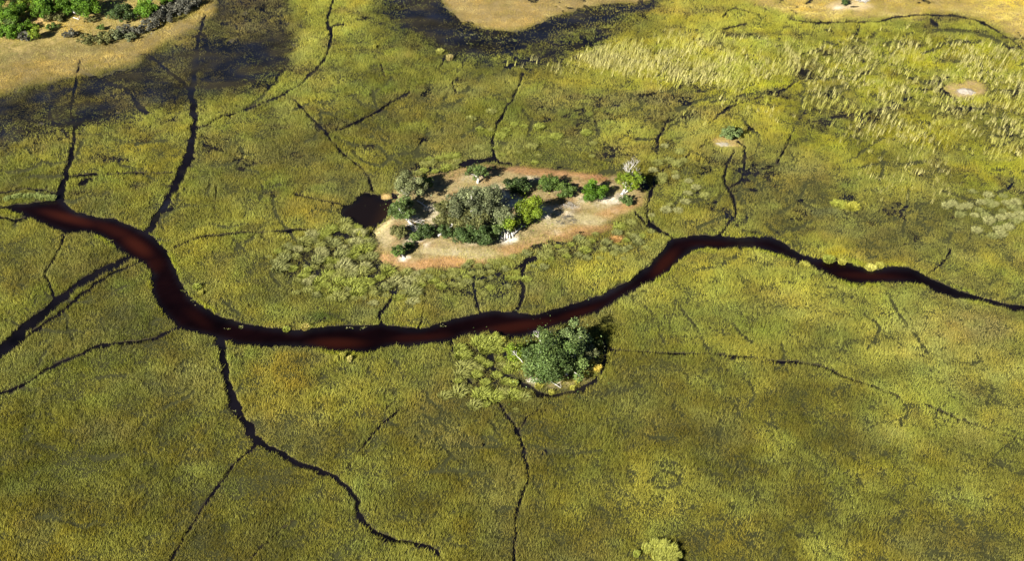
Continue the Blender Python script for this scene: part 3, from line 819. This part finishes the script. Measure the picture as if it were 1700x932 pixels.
def tree(label, u, v, r, rw, pal, seed, h=None, bark='brown', bu=None, group=None, leaf=0.30, fill=1.0, ragged=0.0, cat=None, dead=()):
    q = np.random.default_rng(seed)
    p, Rx, rz, hc = place(u, v, r, rw, h)
    bush = h is None
    off = Vector((0, 0, 0))
    if bu is not None:
        b0 = at(bu[0], bu[1]); off = Vector((p.x - b0.x, p.y - b0.y, 0)); p = b0
    root = empty('bush' if bush else 'tree', (p.x, p.y, ground_z(p.x, p.y)))
    tag(root, label, cat or ('bush' if bush else 'tree'), group)
    V, F, C, lc = crown_mesh(q, Rx, rz, pal, leaf=leaf, fill=fill, z0=hc, floor=0.05, ragged=ragged)
    V[:, 0] += off.x; V[:, 1] += off.y; lc = lc + np.array([off.x, off.y, 0])
    mesh_obj('foliage' if bush else 'crown', V, F, C, M_leaf, root)
    parts = []
    bc = np.array(BARK[bark])
    if bush:
        for c in lc[q.choice(len(lc), min(5, len(lc)), replace=False)]:
            parts.append(bent((q.normal(0, 0.1), q.normal(0, 0.1), -0.15), c, 0.07, 0.025, q))
    else:
        tr = 0.05 * hc + 0.045 * Rx
        fk = np.array([off.x * 0.5 + q.normal(0, 0.1), off.y * 0.5, 0.5 * hc])
        parts.append(bent((0, 0, -0.2), fk, tr * 1.5, tr * 0.85, q, 0.05, 6))
        for c in lc[q.choice(len(lc), min(9, len(lc)), replace=False)]:
            e = fk + (c - fk) * 1.1
            parts.append(bent(fk, e, tr * 0.6, tr * 0.12, q, 0.07))
    V, F = join(parts)
    mesh_obj('stems' if bush else 'trunk', V, F, bc * np.ones((len(V), 3)), M_bark, root, smooth=True)
    for (du, dv, ang, L, sd) in dead:                 # bare limbs: anchor as surveyed offset, heading, length
        s, dep = scale_at(u, v)
        st = (off.x + du / s, off.y, hc - dv / (s * math.cos(dep)))
        Vd, Fd = dead_limbs(np.random.default_rng(sd), st, ang, L, 0.09)
        mesh_obj('dead_branch', Vd, Fd, np.array(BARK['white']) * 1.15 * np.ones((len(Vd), 3)), M_bark, root, smooth=True)
    return root

def dead_limbs(q, st, ang, L, r0, depth=3, spread=0.55, kids=3):
    """a bare, forking limb; ang = (azimuth, elevation) in radians"""
    parts = []
    def grow(a, az, el, l, r, d):
        dv = np.array([math.cos(az) * math.cos(el), math.sin(az) * math.cos(el), math.sin(el)])
        b_ = a + dv * l
        parts.append(bent(a, b_, r, r * 0.55, q, 0.05, 4))
        if d > 0:
            for k in range(kids):
                f = a + (b_ - a) * q.uniform(0.45, 1.0)
                grow(f, az + q.normal(0, spread), el + q.normal(0.08, spread * 0.8), l * q.uniform(0.45, 0.75), r * 0.5, d - 1)
    grow(np.array(st, float), ang[0], ang[1], L, r0, depth)
    return join(parts)

def dead_tree(label, bu, bv, H_, seed, n=4, spread=0.5, r0=0.2, tone=1.1, el=1.0, group=None):
    q = np.random.default_rng(seed)
    p = at(bu, bv)
    root = tag(empty('dead_tree', (p.x, p.y, ground_z(p.x, p.y))), label, 'dead tree', group)
    Vt, Ft = bent((0, 0, -0.2), (q.normal(0, 0.2), q.normal(0, 0.1), H_ * 0.45), r0 * 1.5, r0, q, 0.05, 6)
    bc = np.array(BARK['white']) * tone
    mesh_obj('trunk', Vt, Ft, bc * np.ones((len(Vt), 3)), M_bark, root, smooth=True)
    top = Vt[-6:].mean(0)
    for k in range(n):
        Vd, Fd = dead_limbs(q, top - np.array([0, 0, H_ * 0.05 * k]), (2 * math.pi * k / n + q.normal(0, 0.4), el + q.normal(0, 0.2)), H_ * 0.3, r0 * 0.55, 3, spread)
        mesh_obj('branch', Vd, Fd, bc * np.ones((len(Vd), 3)), M_bark, root, smooth=True)
    return root

def brush_pile(label, u, v, ru, rw, n, seed, tone=1.0, hmax=0.8, thick=0.07, colr=None):
    q = np.random.default_rng(seed)
    p = at(u, v); s, dep = scale_at(u, v)
    a, b_ = ru / s, rw / s / math.sin(dep)
    parts = []
    for k in range(n):
        an, rr = q.uniform(0, 6.283), math.sqrt(q.uniform(0, 1))
        c = np.array([a * rr * math.cos(an), b_ * rr * math.sin(an), q.uniform(0.02, hmax * (1.2 - rr))])
        az, el, L = q.uniform(0, 6.283), q.normal(0.15, 0.35), q.uniform(0.5, 1.3) * min(a, 1.6)
        d = np.array([math.cos(az) * math.cos(el), math.sin(az) * math.cos(el), math.sin(el)]) * L / 2
        t = q.uniform(0.4, 1.0) * thick
        parts.append(bent(c - d, c + d, t, t * 0.5, q, 0.08, 4))
    V, F = join(parts)
    c_ = np.array(colr or BARK['white']) * tone * q.uniform(0.8, 1.2, (len(V) // 24, 1)).repeat(24, 0)
    o = mesh_obj('brush_pile', V, F, c_, M_bark, smooth=True)
    o.location = (p.x, p.y, ground_z(p.x, p.y))
    return tag(o, label, 'dead wood')

def log(label, pts, r0, seed, tone=1.1, stubs=3, lift=0.25, group=None):
    q = np.random.default_rng(seed)
    W = [at(*p) for p in pts]
    p0 = W[0]
    P = np.array([(a.x - p0.x, a.y - p0.y, lift + 0.12 * math.sin(2.1 * i)) for i, a in enumerate(W)])
    t = np.linspace(0, 1, len(P))
    root = tag(empty('fallen_log', (p0.x, p0.y, ground_z(p0.x, p0.y))), label, 'log', group)
    bc = np.array(BARK['white']) * tone
    V, F = tube(P, r0 * (1 - 0.55 * t))
    mesh_obj('trunk', V, F, bc * np.ones((len(V), 3)), M_bark, root, smooth=True)
    for k in range(stubs):
        i = q.integers(1, len(P))
        Vd, Fd = dead_limbs(q, P[i], (q.uniform(0, 6.283), q.uniform(0.1, 0.8)), q.uniform(0.6, 1.3), r0 * 0.4, 1, 0.6, 2)
        mesh_obj('branch', Vd, Fd, bc * np.ones((len(Vd), 3)), M_bark, root, smooth=True)
    return root

def mound(label, u, v, ru, rw, h, seed, colr=(0.27, 0.245, 0.20)):
    q = np.random.default_rng(seed)
    p = at(u, v); s, dep = scale_at(u, v)
    a, b_ = ru / s, rw / s / math.sin(dep)
    nr, na = 12, 30
    rr, an = np.meshgrid(np.linspace(0.02, 1, nr), np.linspace(0, 2 * np.pi, na, endpoint=False), indexing='ij')
    x, y = a * rr * np.cos(an), b_ * rr * np.sin(an)
    edge = 1 + 0.55 * fbm(np.cos(an) * 2 + seed, np.sin(an) * 2, 1, seed, 4)
    z = h * (1 - rr ** 2) * (0.75 + 0.6 * fbm(x, y, 0.9, seed + 3, 4)) - 0.06
    V = np.stack([x * edge, y * edge, z], -1).reshape(-1, 3)
    i, j = np.meshgrid(np.arange(nr - 1), np.arange(na), indexing='ij')
    j2 = (j + 1) % na
    F = np.stack([i * na + j, (i + 1) * na + j, (i + 1) * na + j2, i * na + j2], -1).reshape(-1, 4)
    C = np.array(colr) * (1 + 0.25 * fbm(V[:, 0], V[:, 1], 0.8, seed + 9, 3))[:, None]
    o = mesh_obj('termite_mound', V, F, np.clip(C, 0, 0.9), M_rock, smooth=True)
    o.location = (p.x, p.y, ground_z(p.x, p.y))
    return tag(o, label, 'termite mound')

# ---- wooded island in the middle
tree('pale grey-green tree beside the pool on the west tip of the wooded island', 679,312,25,19,'pale',301,h=4.6,bark='white',bu=(676,346),ragged=0.1)
tree('small grey-green tree between the pale tree and the leaning white trunk', 676,338,15,10,'sage',302,h=2.4)
tree('dark green tree with a leaning white trunk above the tangled dead branches', 668,354,18,18,'forest',303,h=3.6,bark='white',bu=(690,387),fill=0.9)
brush_pile('tangle of bleached dead branches under the leaning white trunk', 690,376,15,13,70,304,1.0,1.6,0.11)
tree('dull green thorn bush at the island edge left of the dead branches', 663,389,14,13,'olive',305)
tree('dark green bush right of the tangled dead branches', 706,389,15,14,'dark',306)
tree('low dark bush between two pale patches near the small white-stemmed tree', 688,398,9,8,'forest',307)
tree('small tree with a stout white trunk at the south-west corner of the wooded island', 662,419,11,11,'green',308,h=2.0,bark='white',bu=(673,430))
tree('small dark shrub touching the stout white trunk at the island corner', 679,411,9,7,'dark',309)
tree('small tree on a white forked trunk at the north rim of the wooded island', 791,287,19,13,'forest',310,h=3.4,bark='white',bu=(793,306),fill=0.85)
tree('broad grey-green tree, the largest crown on the wooded island', 778,342,40,29,'grey',311,h=4.6,bark='white',leaf=0.34,ragged=0.05)
tree('ash grey tree at the upper right of the largest crown', 808,333,24,25,'grey',312,h=5.0,bark='white',leaf=0.34)
tree('olive tree with thin crown at the left of the largest crown', 747,357,27,19,'olive',313,h=3.4,bark='white',leaf=0.3)
tree('pale grey tree behind the bright tree with white root fan', 836,362,17,17,'grey',314,h=4.2,bark='grey')
tree('small green bush at the upper left foot of the largest crown', 734,345,13,9,'green',315)
tree('brownish olive bush in the gap above the fallen white log', 728,370,13,10,'olive',316)
tree('dark green bush on the left of the fallen white log', 737,388,12,11,'dark',317)
tree('tall dark green bush at the front of the thicket, right of the fallen log', 772,395,19,17,'dark',318)
tree('dark green bush at the front of the thicket, nearest the water', 800,396,18,17,'dark',319)
tree('olive grey tree in the heart of the thicket, above the dark front bushes', 785,368,28,19,'olive',320,h=3.2,bark='white')
tree('small dark bush between the thicket and the white root fan', 822,387,12,14,'forest',321)
tree('olive shrub under the left side of the largest crown', 757,379,14,10,'olive',322)
tree('bright green tree above a fan of white roots', 845,374,16,15,'lime',323,h=3.0,bark='white',bu=(842,398))
for i, (du, L) in enumerate([(-9, 12), (-2, 14), (7, 12), (12, 10)]):
    log(['leftmost white root stem under the bright tree at the thicket edge', 'second white root stem from the left under the bright tree', 'third white root stem from the left under the bright tree', 'rightmost white root stem under the bright tree at the thicket edge'][i],
        [(840 + du * 0.3, 382), (840 + du * 0.7, 391), (840 + du, 382 + L * 1.5)], 0.30, 330 + i, 1.25, 1, 0.3, group='white roots under the bright tree')
tree('bright green round tree casting a long shadow on the pale island ground', 880,354,23,23,'lime',324,h=3.0)
tree('dark green bush on the north rim, right of the white sand patch', 858,311,18,15,'dark',325)
tree('dark green bush at the left of the pair under the orange north rim', 911,309,19,15,'green',326)
tree('dark green bush at the right of the pair under the orange north rim', 938,319,17,13,'green',327)
tree('vivid green round bush between the dark pair and the forked dead crown', 987,322,21,17,'bright',328)
dead_tree('bleached bare tree rising behind the east end of the wooded island', 1043,299,7.0,329,10,0.50,0.13,1.25,0.85)
tree('green tree with white forked trunk at the east end of the wooded island', 1045,303,22,12,'lime',340,h=3.6,bark='white',bu=(1032,325),fill=0.8)
tree('round green crown leaning east beside the forked white trunk', 1056,304,13,10,'forest',341,h=3.0,bark='white',bu=(1036,324))
tree('small spiky green bush below the forked white trunk', 1041,335,13,9,'forest',342)
log('thin white log lying between the pale tree and the thicket', [(693,337),(700,342),(707,346),(712,350)], 0.20, 343, 1.2, 2)
log('forked white log slanting across the front of the thicket', [(728,403),(738,398),(746,391),(752,385),(760,380),(770,379)], 0.30, 344, 1.2, 4, 1.7)
log('white log lying in shadow right of the white root fan', [(850,395),(858,388),(866,380),(872,378)], 0.24, 345, 1.1, 2)
brush_pile('flat heap of grey driftwood south of the dark bush pair', 940,345,20,5,60,346,0.8,0.35,0.05)
brush_pile('dark twiggy heap alone on the open south slope of the island', 940,369,16,8,90,347,1,0.9,0.05,(0.11,0.10,0.08))
brush_pile('reddish brown dead brush on the orange rim above the vivid green bush', 996,299,13,5,60,348,1,0.6,0.05,(0.22,0.11,0.05))
tree('dark shrub at the reedy north-west edge behind the pale tree', 705,305,13,11,'green',349)

# ---- lone tree island on the south bank of the river
tree('large dark green tree alone on the islet by the river bend', 906,603,38,34,'forest',351,h=3.7,bark='white',leaf=0.36,fill=0.9,ragged=0.2,
     dead=[(-38, 0, (2.4, 0.5), 2.2, 1)])
tree('green tree joined to the right side of the large islet tree', 940,604,28,28,'forest',350,h=3.3,bark='white',leaf=0.36,fill=0.85,ragged=0.2)
tree('lighter green tree behind the large tree, its crown reaching over the river', 952,570,25,24,'sage',352,h=4.2,bark='white',leaf=0.34,fill=0.7,ragged=0.3, dead=[(-20, 18, (1.9, 0.9), 1.6, 3)])
tree('sparse leggy tree at the back left of the large tree, over the water', 905,562,15,14,'forest',353,h=5.0,bark='white',fill=0.6,ragged=0.25, dead=[(-8, 6, (2.2, 0.9), 1.4, 4)])
tree('pale yellow-green bush on the right flank of the large tree', 981,587,13,15,'pale',354)
tree('olive yellow bush on the left flank of the large tree', 855,588,16,18,'lime',355)
mound('white bare mound at the foot of the large tree by the river', 886,632,13,6,0.5,356)
log('thin dead branch lying at the water edge below the large tree', [(915,636),(923,642),(931,646)], 0.14, 357, 0.9, 2)

# ---- small far islets
tree('bluish green shrub on the tiny islet in the reeds, far right', 1211,222,19,13,'sage',361)
mound('low white mound below the bluish shrub on the tiny islet', 1200,240,12,4,0.35,362)
mound('white eroded mound on the bare islet near the right edge', 1604,152,17,6,0.7,363,(0.24,0.215,0.18))
tree('small dark green shrub on the far white islet at the top edge', 1402,4,6,6,'dark',364)
brush_pile('grey bleached dead wood on the far white islet at the top edge', 1431,1,10,4,70,365,1.0,1.6,0.12)

# ---- wooded shore, upper left
SH = [('large bright green tree second from the left edge of the far shore',22,21,22,18,'bright',3.2),('bright green tree between the large one and the white stump',50,10,17,13,'lime',3.4),
 ('bright green tree with tall crown left of the white stump',77,13,20,18,'bright',3.6),('bright green tree directly behind the white stump',104,7,15,13,'bright',3.6),
 ('bright green tree at the right end of the far shore wood',141,10,23,18,'bright',3.4),('dark tree in the extreme upper left corner',4,0,14,11,'dark',3.4),
 ('bright crown cut by the top edge above the shore wood',35,-16,24,16,'bright',3.6),('lime crown cut by the top edge, next to the right end tree',120,-14,26,14,'lime',3.6),
 ('small olive tree below the white stump on the far shore',100,28,10,8,'olive',None),('olive bush under the tall bright crown on the far shore',83,25,12,10,'olive',None),
 ('dull green bush in front of the large bright shore tree',17,36,17,9,'forest',None),('green bush near the left edge, lower row of the shore',22,54,19,13,'bright',None),
 ('green bush behind the yellowish one in the lower shore row',46,45,13,9,'bright',None),('yellowish green bush with a deep black shadow on the shore',59,57,10,12,'lime',None),
 ('ash grey bush between the green and the yellowish shore bushes',43,61,9,8,'ash',None),('green bush cut by the left edge of the picture, lower shore row',-2,50,12,10,'bright',None),
 ('tiny green bush alone on the sunlit shore grass',88,45,9,6,'green',None),('low ash grey bush flat on the shore grass, midway',116,56,11,5,'ash',None),
 ('dark tree with white twigs right of the shore clearing',204,22,18,15,'dark',2.4),('bright round tree among the grey bushes of the shore',246,17,18,17,'bright',None),
 ('small bright tree at the top edge above the grey bushes',275,1,12,8,'bright',2.2),('large ash grey bush right of the bright round tree',270,27,19,12,'ash',None),
 ('tall ash grey bush in the middle of the grey row',296,14,17,12,'ash',None),('ash grey bush at the top edge of the grey row',289,1,14,7,'ash',None),
 ('ash grey bush at the far right end of the grey row',319,4,13,10,'ash',None),('low ash bush under the bright round tree',250,41,14,8,'ash',None),
 ('low ash bush left of the one under the bright round tree',231,50,12,7,'ash',None),('grey bush below the dark tree with white twigs',207,50,14,7,'ash',None),
 ('long low grey bush at the lower left end of the grey row',194,58,14,6,'grey',None),('flat olive bush at the very bottom of the shore bushes',174,65,15,6,'olive',None),
 ('small grey bush beside the flat olive one',216,62,10,5,'grey',None),('low olive scrub below the flat ash bush, on the pale grass',146,66,13,5,'olive',None),
 ('olive scrub left of the shore clearing, under the right end tree',150,33,9,5,'olive',None),('tiny dark shrub in the middle of the shore clearing',168,46,6,5,'green',None)]
for i, (lab, u, v, r_, rw, pal, h) in enumerate(SH):
    tree(lab, u, v, r_ * 1.08, rw * 1.05, pal, 400 + i, h=h, leaf=0.36 if r_ > 12 else 0.3, fill=0.85, ragged=0.05)
log('white dead stump with branches among the bright shore trees', [(118,18),(121,22),(126,24)], 0.42, 450, 1.35, 4, 0.6)
log('white sticks on bare red ground below the stump of the shore', [(122,30),(127,32),(131,33)], 0.16, 451, 1.2, 2)
log('pale stick at the left edge of the lower shore row', [(-4,55),(2,58),(6,61)], 0.16, 452, 1.1, 1)

# ------------------------------------------------------------------ tussocks and clumps
def clump_mesh(q, Rr, Hh, nb, base, var=0.2, width=0.10, upright=0.0, wind=(0.15, 0.05)):
    """dome of arching blades"""
    an, rr = q.uniform(0, 2 * np.pi, nb), np.sqrt(q.uniform(0, 1, nb))
    bx, by = 0.55 * Rr * rr * np.cos(an), 0.55 * Rr * rr * np.sin(an)
    L = Hh * q.uniform(0.7, 1.15, nb) * (1 - 0.25 * rr)
    ox, oy = np.cos(an) * rr * Rr * (0.5 - 0.45 * upright) + q.normal(0, 0.12 * Rr, nb), np.sin(an) * rr * Rr * (0.5 - 0.45 * upright) + q.normal(0, 0.12 * Rr, nb)
    az = q.uniform(0, np.pi, nb)
    wx_, wy_ = np.cos(az) * width / 2, np.sin(az) * width / 2
    V = np.empty((nb, 5, 3))
    m = 0.6
    V[:, 0] = np.stack([bx - wx_, by - wy_, np.full(nb, -0.2)], -1); V[:, 1] = np.stack([bx + wx_, by + wy_, np.full(nb, -0.2)], -1)
    mx, my = bx + ox * 0.45 + wind[0] * L * 0.35, by + oy * 0.45 + wind[1] * L * 0.35
    V[:, 2] = np.stack([mx + wx_, my + wy_, L * 0.72], -1); V[:, 3] = np.stack([mx - wx_, my - wy_, L * 0.72], -1)
    V[:, 4] = np.stack([bx + ox + wind[0] * L, by + oy + wind[1] * L, L * q.uniform(0.72, 1.05, nb)], -1)
    k = np.arange(nb) * 5
    F4 = np.stack([k, k + 1, k + 2, k + 3], -1); F3 = np.stack([k + 3, k + 2, k + 4], -1)
    C = np.repeat(np.array(base) * (1 + var * q.normal(0, 1, (nb, 1)).clip(-1.6, 1.6)), 5, 0)
    return V.reshape(-1, 3), [F4, F3], np.clip(C, 0.004, 0.8)

def clump(name, label, cat, u, v, r, h, colr, seed, nb=220, group=None, width=0.10, upright=0.0, wind=(0.15, 0.05)):
    q = np.random.default_rng(seed)
    p = at(u, v); s, dep = scale_at(u, v)
    V, F, C = clump_mesh(q, r / s, h, nb, colr, width=width, upright=upright, wind=wind)
    o = mesh_obj(name, V, F, C, M_grass)
    o.location = (p.x, p.y, max(ground_z(p.x, p.y), -0.1))
    return tag(o, label, cat, group)

TPAL = {'olive': (0.178, 0.184, 0.048), 'dull': (0.145, 0.152, 0.048), 'pale': (0.205, 0.205, 0.078), 'lush': (0.175, 0.195, 0.034), 'tan': (0.30, 0.20, 0.06)}
PROTO = {}
def proto(pal, k):
    if (pal, k) not in PROTO:
        q = np.random.default_rng(900 + 10 * list(TPAL).index(pal) + k)
        V, F, C = clump_mesh(q, 1.0, 1.15, 230, TPAL[pal], var=0.22, width=0.075, wind=(0.3, 0.1))
        o = mesh_obj('sedge_tussock', V, F, C, M_grass)
        PROTO[(pal, k)] = [o, False]
    return PROTO[(pal, k)]

TUSS = [('round olive sedge tussock in the patch south-west of the wooded island', 'tussocks south-west of the wooded island', [(450,425),(500,395),(575,380),(605,385),(612,410),(640,445),(690,462),(700,485),(650,495),(560,498),(500,478),(455,452)], 95, 0.9, 2.5, ['olive', 'dull', 'olive', 'pale', 'lush', 'lush'], 1.9),
 ('grey-green tussock in the strip between the wooded island and the river', 'tussocks south of the wooded island', [(700,455),(780,445),(860,430),(880,445),(850,475),(760,480),(705,475)], 34, 0.9, 1.6, ['dull', 'lush', 'olive'], 1.6),
 ('grey-green tussock along the south-east shore of the wooded island', 'tussocks south-east of the wooded island', [(870,425),(930,402),(1000,388),(1055,372),(1078,392),(1040,420),(940,425),(890,440)], 36, 1.0, 1.9, ['olive', 'dull', 'lush'], 1.8),
 ('olive tussock in the wet ground left of the lone tree islet', 'tussocks left of the lone tree islet', [(758,582),(790,570),(830,565),(848,590),(840,640),(870,665),(850,678),(760,672),(738,655),(765,625)], 32, 0.9, 2.7, ['olive', 'lush', 'lush'], 2.1),
 ('pale tussock in the marsh north of the wooded island', 'tussocks north of the wooded island', [(770,195),(820,190),(900,225),(990,225),(1000,270),(900,262),(790,258)], 22, 1.0, 2.0, ['olive', 'lush'], 2.6),
 ('olive tussock at the north-west corner of the wooded island', 'tussocks north-west of the wooded island', [(690,290),(715,270),(745,262),(758,278),(735,290),(715,300)], 12, 1.1, 2.0, ['olive', 'lush'], 1.6),
 ('pale tussock in the marsh east of the wooded island', 'tussocks east of the wooded island', [(1080,265),(1130,255),(1160,310),(1140,345),(1095,370),(1085,320)], 20, 1.0, 1.9, ['pale', 'olive'], 2.2),
 ('pale grey tussock in the dense patch at the right edge of the marsh', 'pale tussocks near the right edge', [(1575,348),(1620,332),(1690,335),(1700,372),(1650,384),(1610,370)], 34, 1.1, 2.0, ['pale', 'pale', 'dull'], 1.4)]
for gi, (lab, grp, poly, nmax, s0, s1, pals, dmin) in enumerate(TUSS):
    q = np.random.default_rng(700 + gi)
    P = np.array(poly, float); pts = []
    for tries in range(6000):
        if len(pts) >= nmax: break
        u, v = q.uniform(P[:, 0].min() - 20, P[:, 0].max() + 20), q.uniform(P[:, 1].min() - 12, P[:, 1].max() + 12)
        if -12 < poly_sd(np.array([u]), np.array([v]), ISLAND)[0] < 3 or poly_sd(np.array([u]), np.array([v]), ISLAND)[0] < 0: continue
        if poly_sd(np.array([u]), np.array([v]), poly)[0] > max(-2, q.normal(0, 9)): continue
        p = at(u, v)
        if water_at(np.array([p.x]), np.array([p.y]))[0] < 1.0 or sample(WEBF, np.array([p.x]), np.array([p.y]), CS)[0] > 0.35: continue
        if any((p.x - a.x) ** 2 + (p.y - a.y) ** 2 < dmin ** 2 for a in pts): continue
        pts.append(p)
    for i, p in enumerate(pts):
        ent = proto(pals[q.integers(len(pals))], int(q.integers(3)))
        o = ent[0]
        if ent[1]:
            o = ent[0].copy(); col.objects.link(o)
        ent[1] = True
        sc_ = q.uniform(s0, s1)
        o.location = (p.x, p.y, max(ground_z(p.x, p.y), -0.1))
        o.rotation_euler = (0, 0, q.uniform(-0.6, 0.6))
        o.scale = (sc_, sc_ * q.uniform(0.85, 1.1), sc_ * q.uniform(0.42, 0.72))
        tag(o, lab, 'tussock', grp)
for ent in PROTO.values():
    if not ent[1]: bpy.data.objects.remove(ent[0])

YEL, LIM = (0.29, 0.28, 0.05), (0.21, 0.235, 0.04)
q = np.random.default_rng(801)
cv, cf4, cf3, cc_, b0 = [], [], [], [], 0
p0 = at(1093, 920); s0_, dep0 = scale_at(1093, 920)
for (du, dv, r_) in [(-20,-4,12),(-6,-10,13),(10,-10,12),(22,-2,12),(8,2,14),(-4,8,12),(16,12,13),(28,10,9),(0,18,12),(20,24,12)]:
    V, F, C = clump_mesh(q, r_ / s0_, q.uniform(1.6, 2.4), 300, np.array((0.27, 0.28, 0.055)) * q.uniform(0.8, 1.15), width=0.12, upright=0.35, wind=(0.22, 0.10))
    V = V + np.array([du / s0_, -dv / s0_ / math.sin(dep0), 0])
    cv.append(V); cf4.append(F[0] + b0); cf3.append(F[1] + b0); cc_.append(C); b0 += len(V)
o = mesh_obj('papyrus_thicket', np.concatenate(cv), [np.concatenate(cf4), np.concatenate(cf3)], np.concatenate(cc_), M_grass)
o.location = (p0.x, p0.y, 0)
tag(o, 'big bright yellow-green papyrus thicket at the bottom edge of the marsh', 'papyrus')
clump('papyrus_thicket', 'small papyrus tuft at the left of the big bright thicket, bottom edge', 'papyrus', 1056,925,7,1.6,LIM,802,160)
for i, (u, v, r_, h, c_, lab) in enumerate([(980,606,9,1.5,(0.40,0.32,0.06),'tan yellow clump at the right foot of the large islet tree'),(991,616,9,1.8,(0.44,0.34,0.06),'tall tan yellow clump, the rightmost beside the islet tree'),
  (973,624,9,1.3,YEL,'yellow clump under the right flank of the islet tree'),(995,575,7,1.8,(0.30,0.30,0.06),'olive yellow clump at the upper right of the islet ring'),(894,644,10,1.2,YEL,'yellow grass clump below the white mound of the islet'),
  (915,654,7,1.0,YEL,'small yellow clump at the lowest point of the islet ring'),(958,637,6,1.0,YEL,'slim yellow clump at the water right of the islet'),(950,646,6,1.0,YEL,'slim yellow clump on the far side of the ring channel'),
  (832,570,9,1.7,YEL,'bright yellow clump at the river bank left of the islet'),(822,561,7,1.5,LIM,'lime clump touching the river, left of the islet'),(843,618,11,1.6,LIM,'lime clump between ring channel and islet tree'),(852,640,10,1.4,LIM,'lime clump across the channel from the white mound'),
  (862,605,10,1.4,(0.30,0.27,0.03),'mustard clump under the bare branch of the islet tree'),
  (597,392,10,1.5,(0.34,0.36,0.05),'bright lime tussock beside the pool channel'),(558,600,5,2.0,YEL,'left yellow reed tuft at the notch of the south bank'),(568,597,6,2.2,YEL,'middle yellow reed tuft at the notch of the south bank'),(580,600,6,1.6,(0.42,0.38,0.12),'right pale reed tuft at the notch of the south bank'),
  (327,480,10,1.4,LIM,'lime clump on the inner bank of the river bend'),(333,490,6,1.2,YEL,'yellow clump on the inner bank of the river bend'),
  (730,88,9,1.6,(0.26,0.26,0.06),'left pale reed clump south of the dark flooded band'),(746,99,8,2.0,(0.32,0.27,0.10),'right straw reed clump south of the dark flooded band'),
  (1391,342,18,1.2,(0.25,0.265,0.04),'left yellow-green reed clump in front of the dark sedge patch'),(1414,346,18,1.3,(0.29,0.28,0.04),'right yellow reed clump below the small dark sedge patch'),(1335,442,12,1.2,YEL,'yellow bank clump left of the river widening'),
  (1375,433,14,1.5,LIM,'lime bank clump at the river widening'),(1398,437,10,1.2,YEL,'bright yellow bank clump at the river widening'),(1445,447,12,1.1,(0.44,0.42,0.10),'pale yellow bank clump beyond the river widening'),(1460,443,10,1.1,YEL,'yellow bank clump, the rightmost at the river widening'),
  (622,80,4,1.6,YEL,'tiny pale reed tuft in the flooded band'),(506,546,10,1.0,(0.32,0.27,0.07),'tan clump on the north bank of the lower river'),(475,549,9,1.0,LIM,'lime clump on the north bank of the lower river'),
  (1023,399,12,0.9,(0.36,0.21,0.07),'rust coloured round tussock off the south-east island shore')]):
    clump('reed_clump', lab, 'reed clump', u, v, r_, h, c_, 820 + i, nb=int(60 + 16 * r_), width=0.11, upright=0.3)
for i in range(9):
    clump('papyrus_clump', 'pale green papyrus clump in the row on the bank at the left edge', 'papyrus', 12 + i * 9.5 + (i % 2) * 2, 333 - 3 * math.sin(i * 0.4) - (i % 3), 8, 1.5, (0.19,0.225,0.065), 880 + i, nb=170, group='papyrus row on the left bank', upright=0.5)
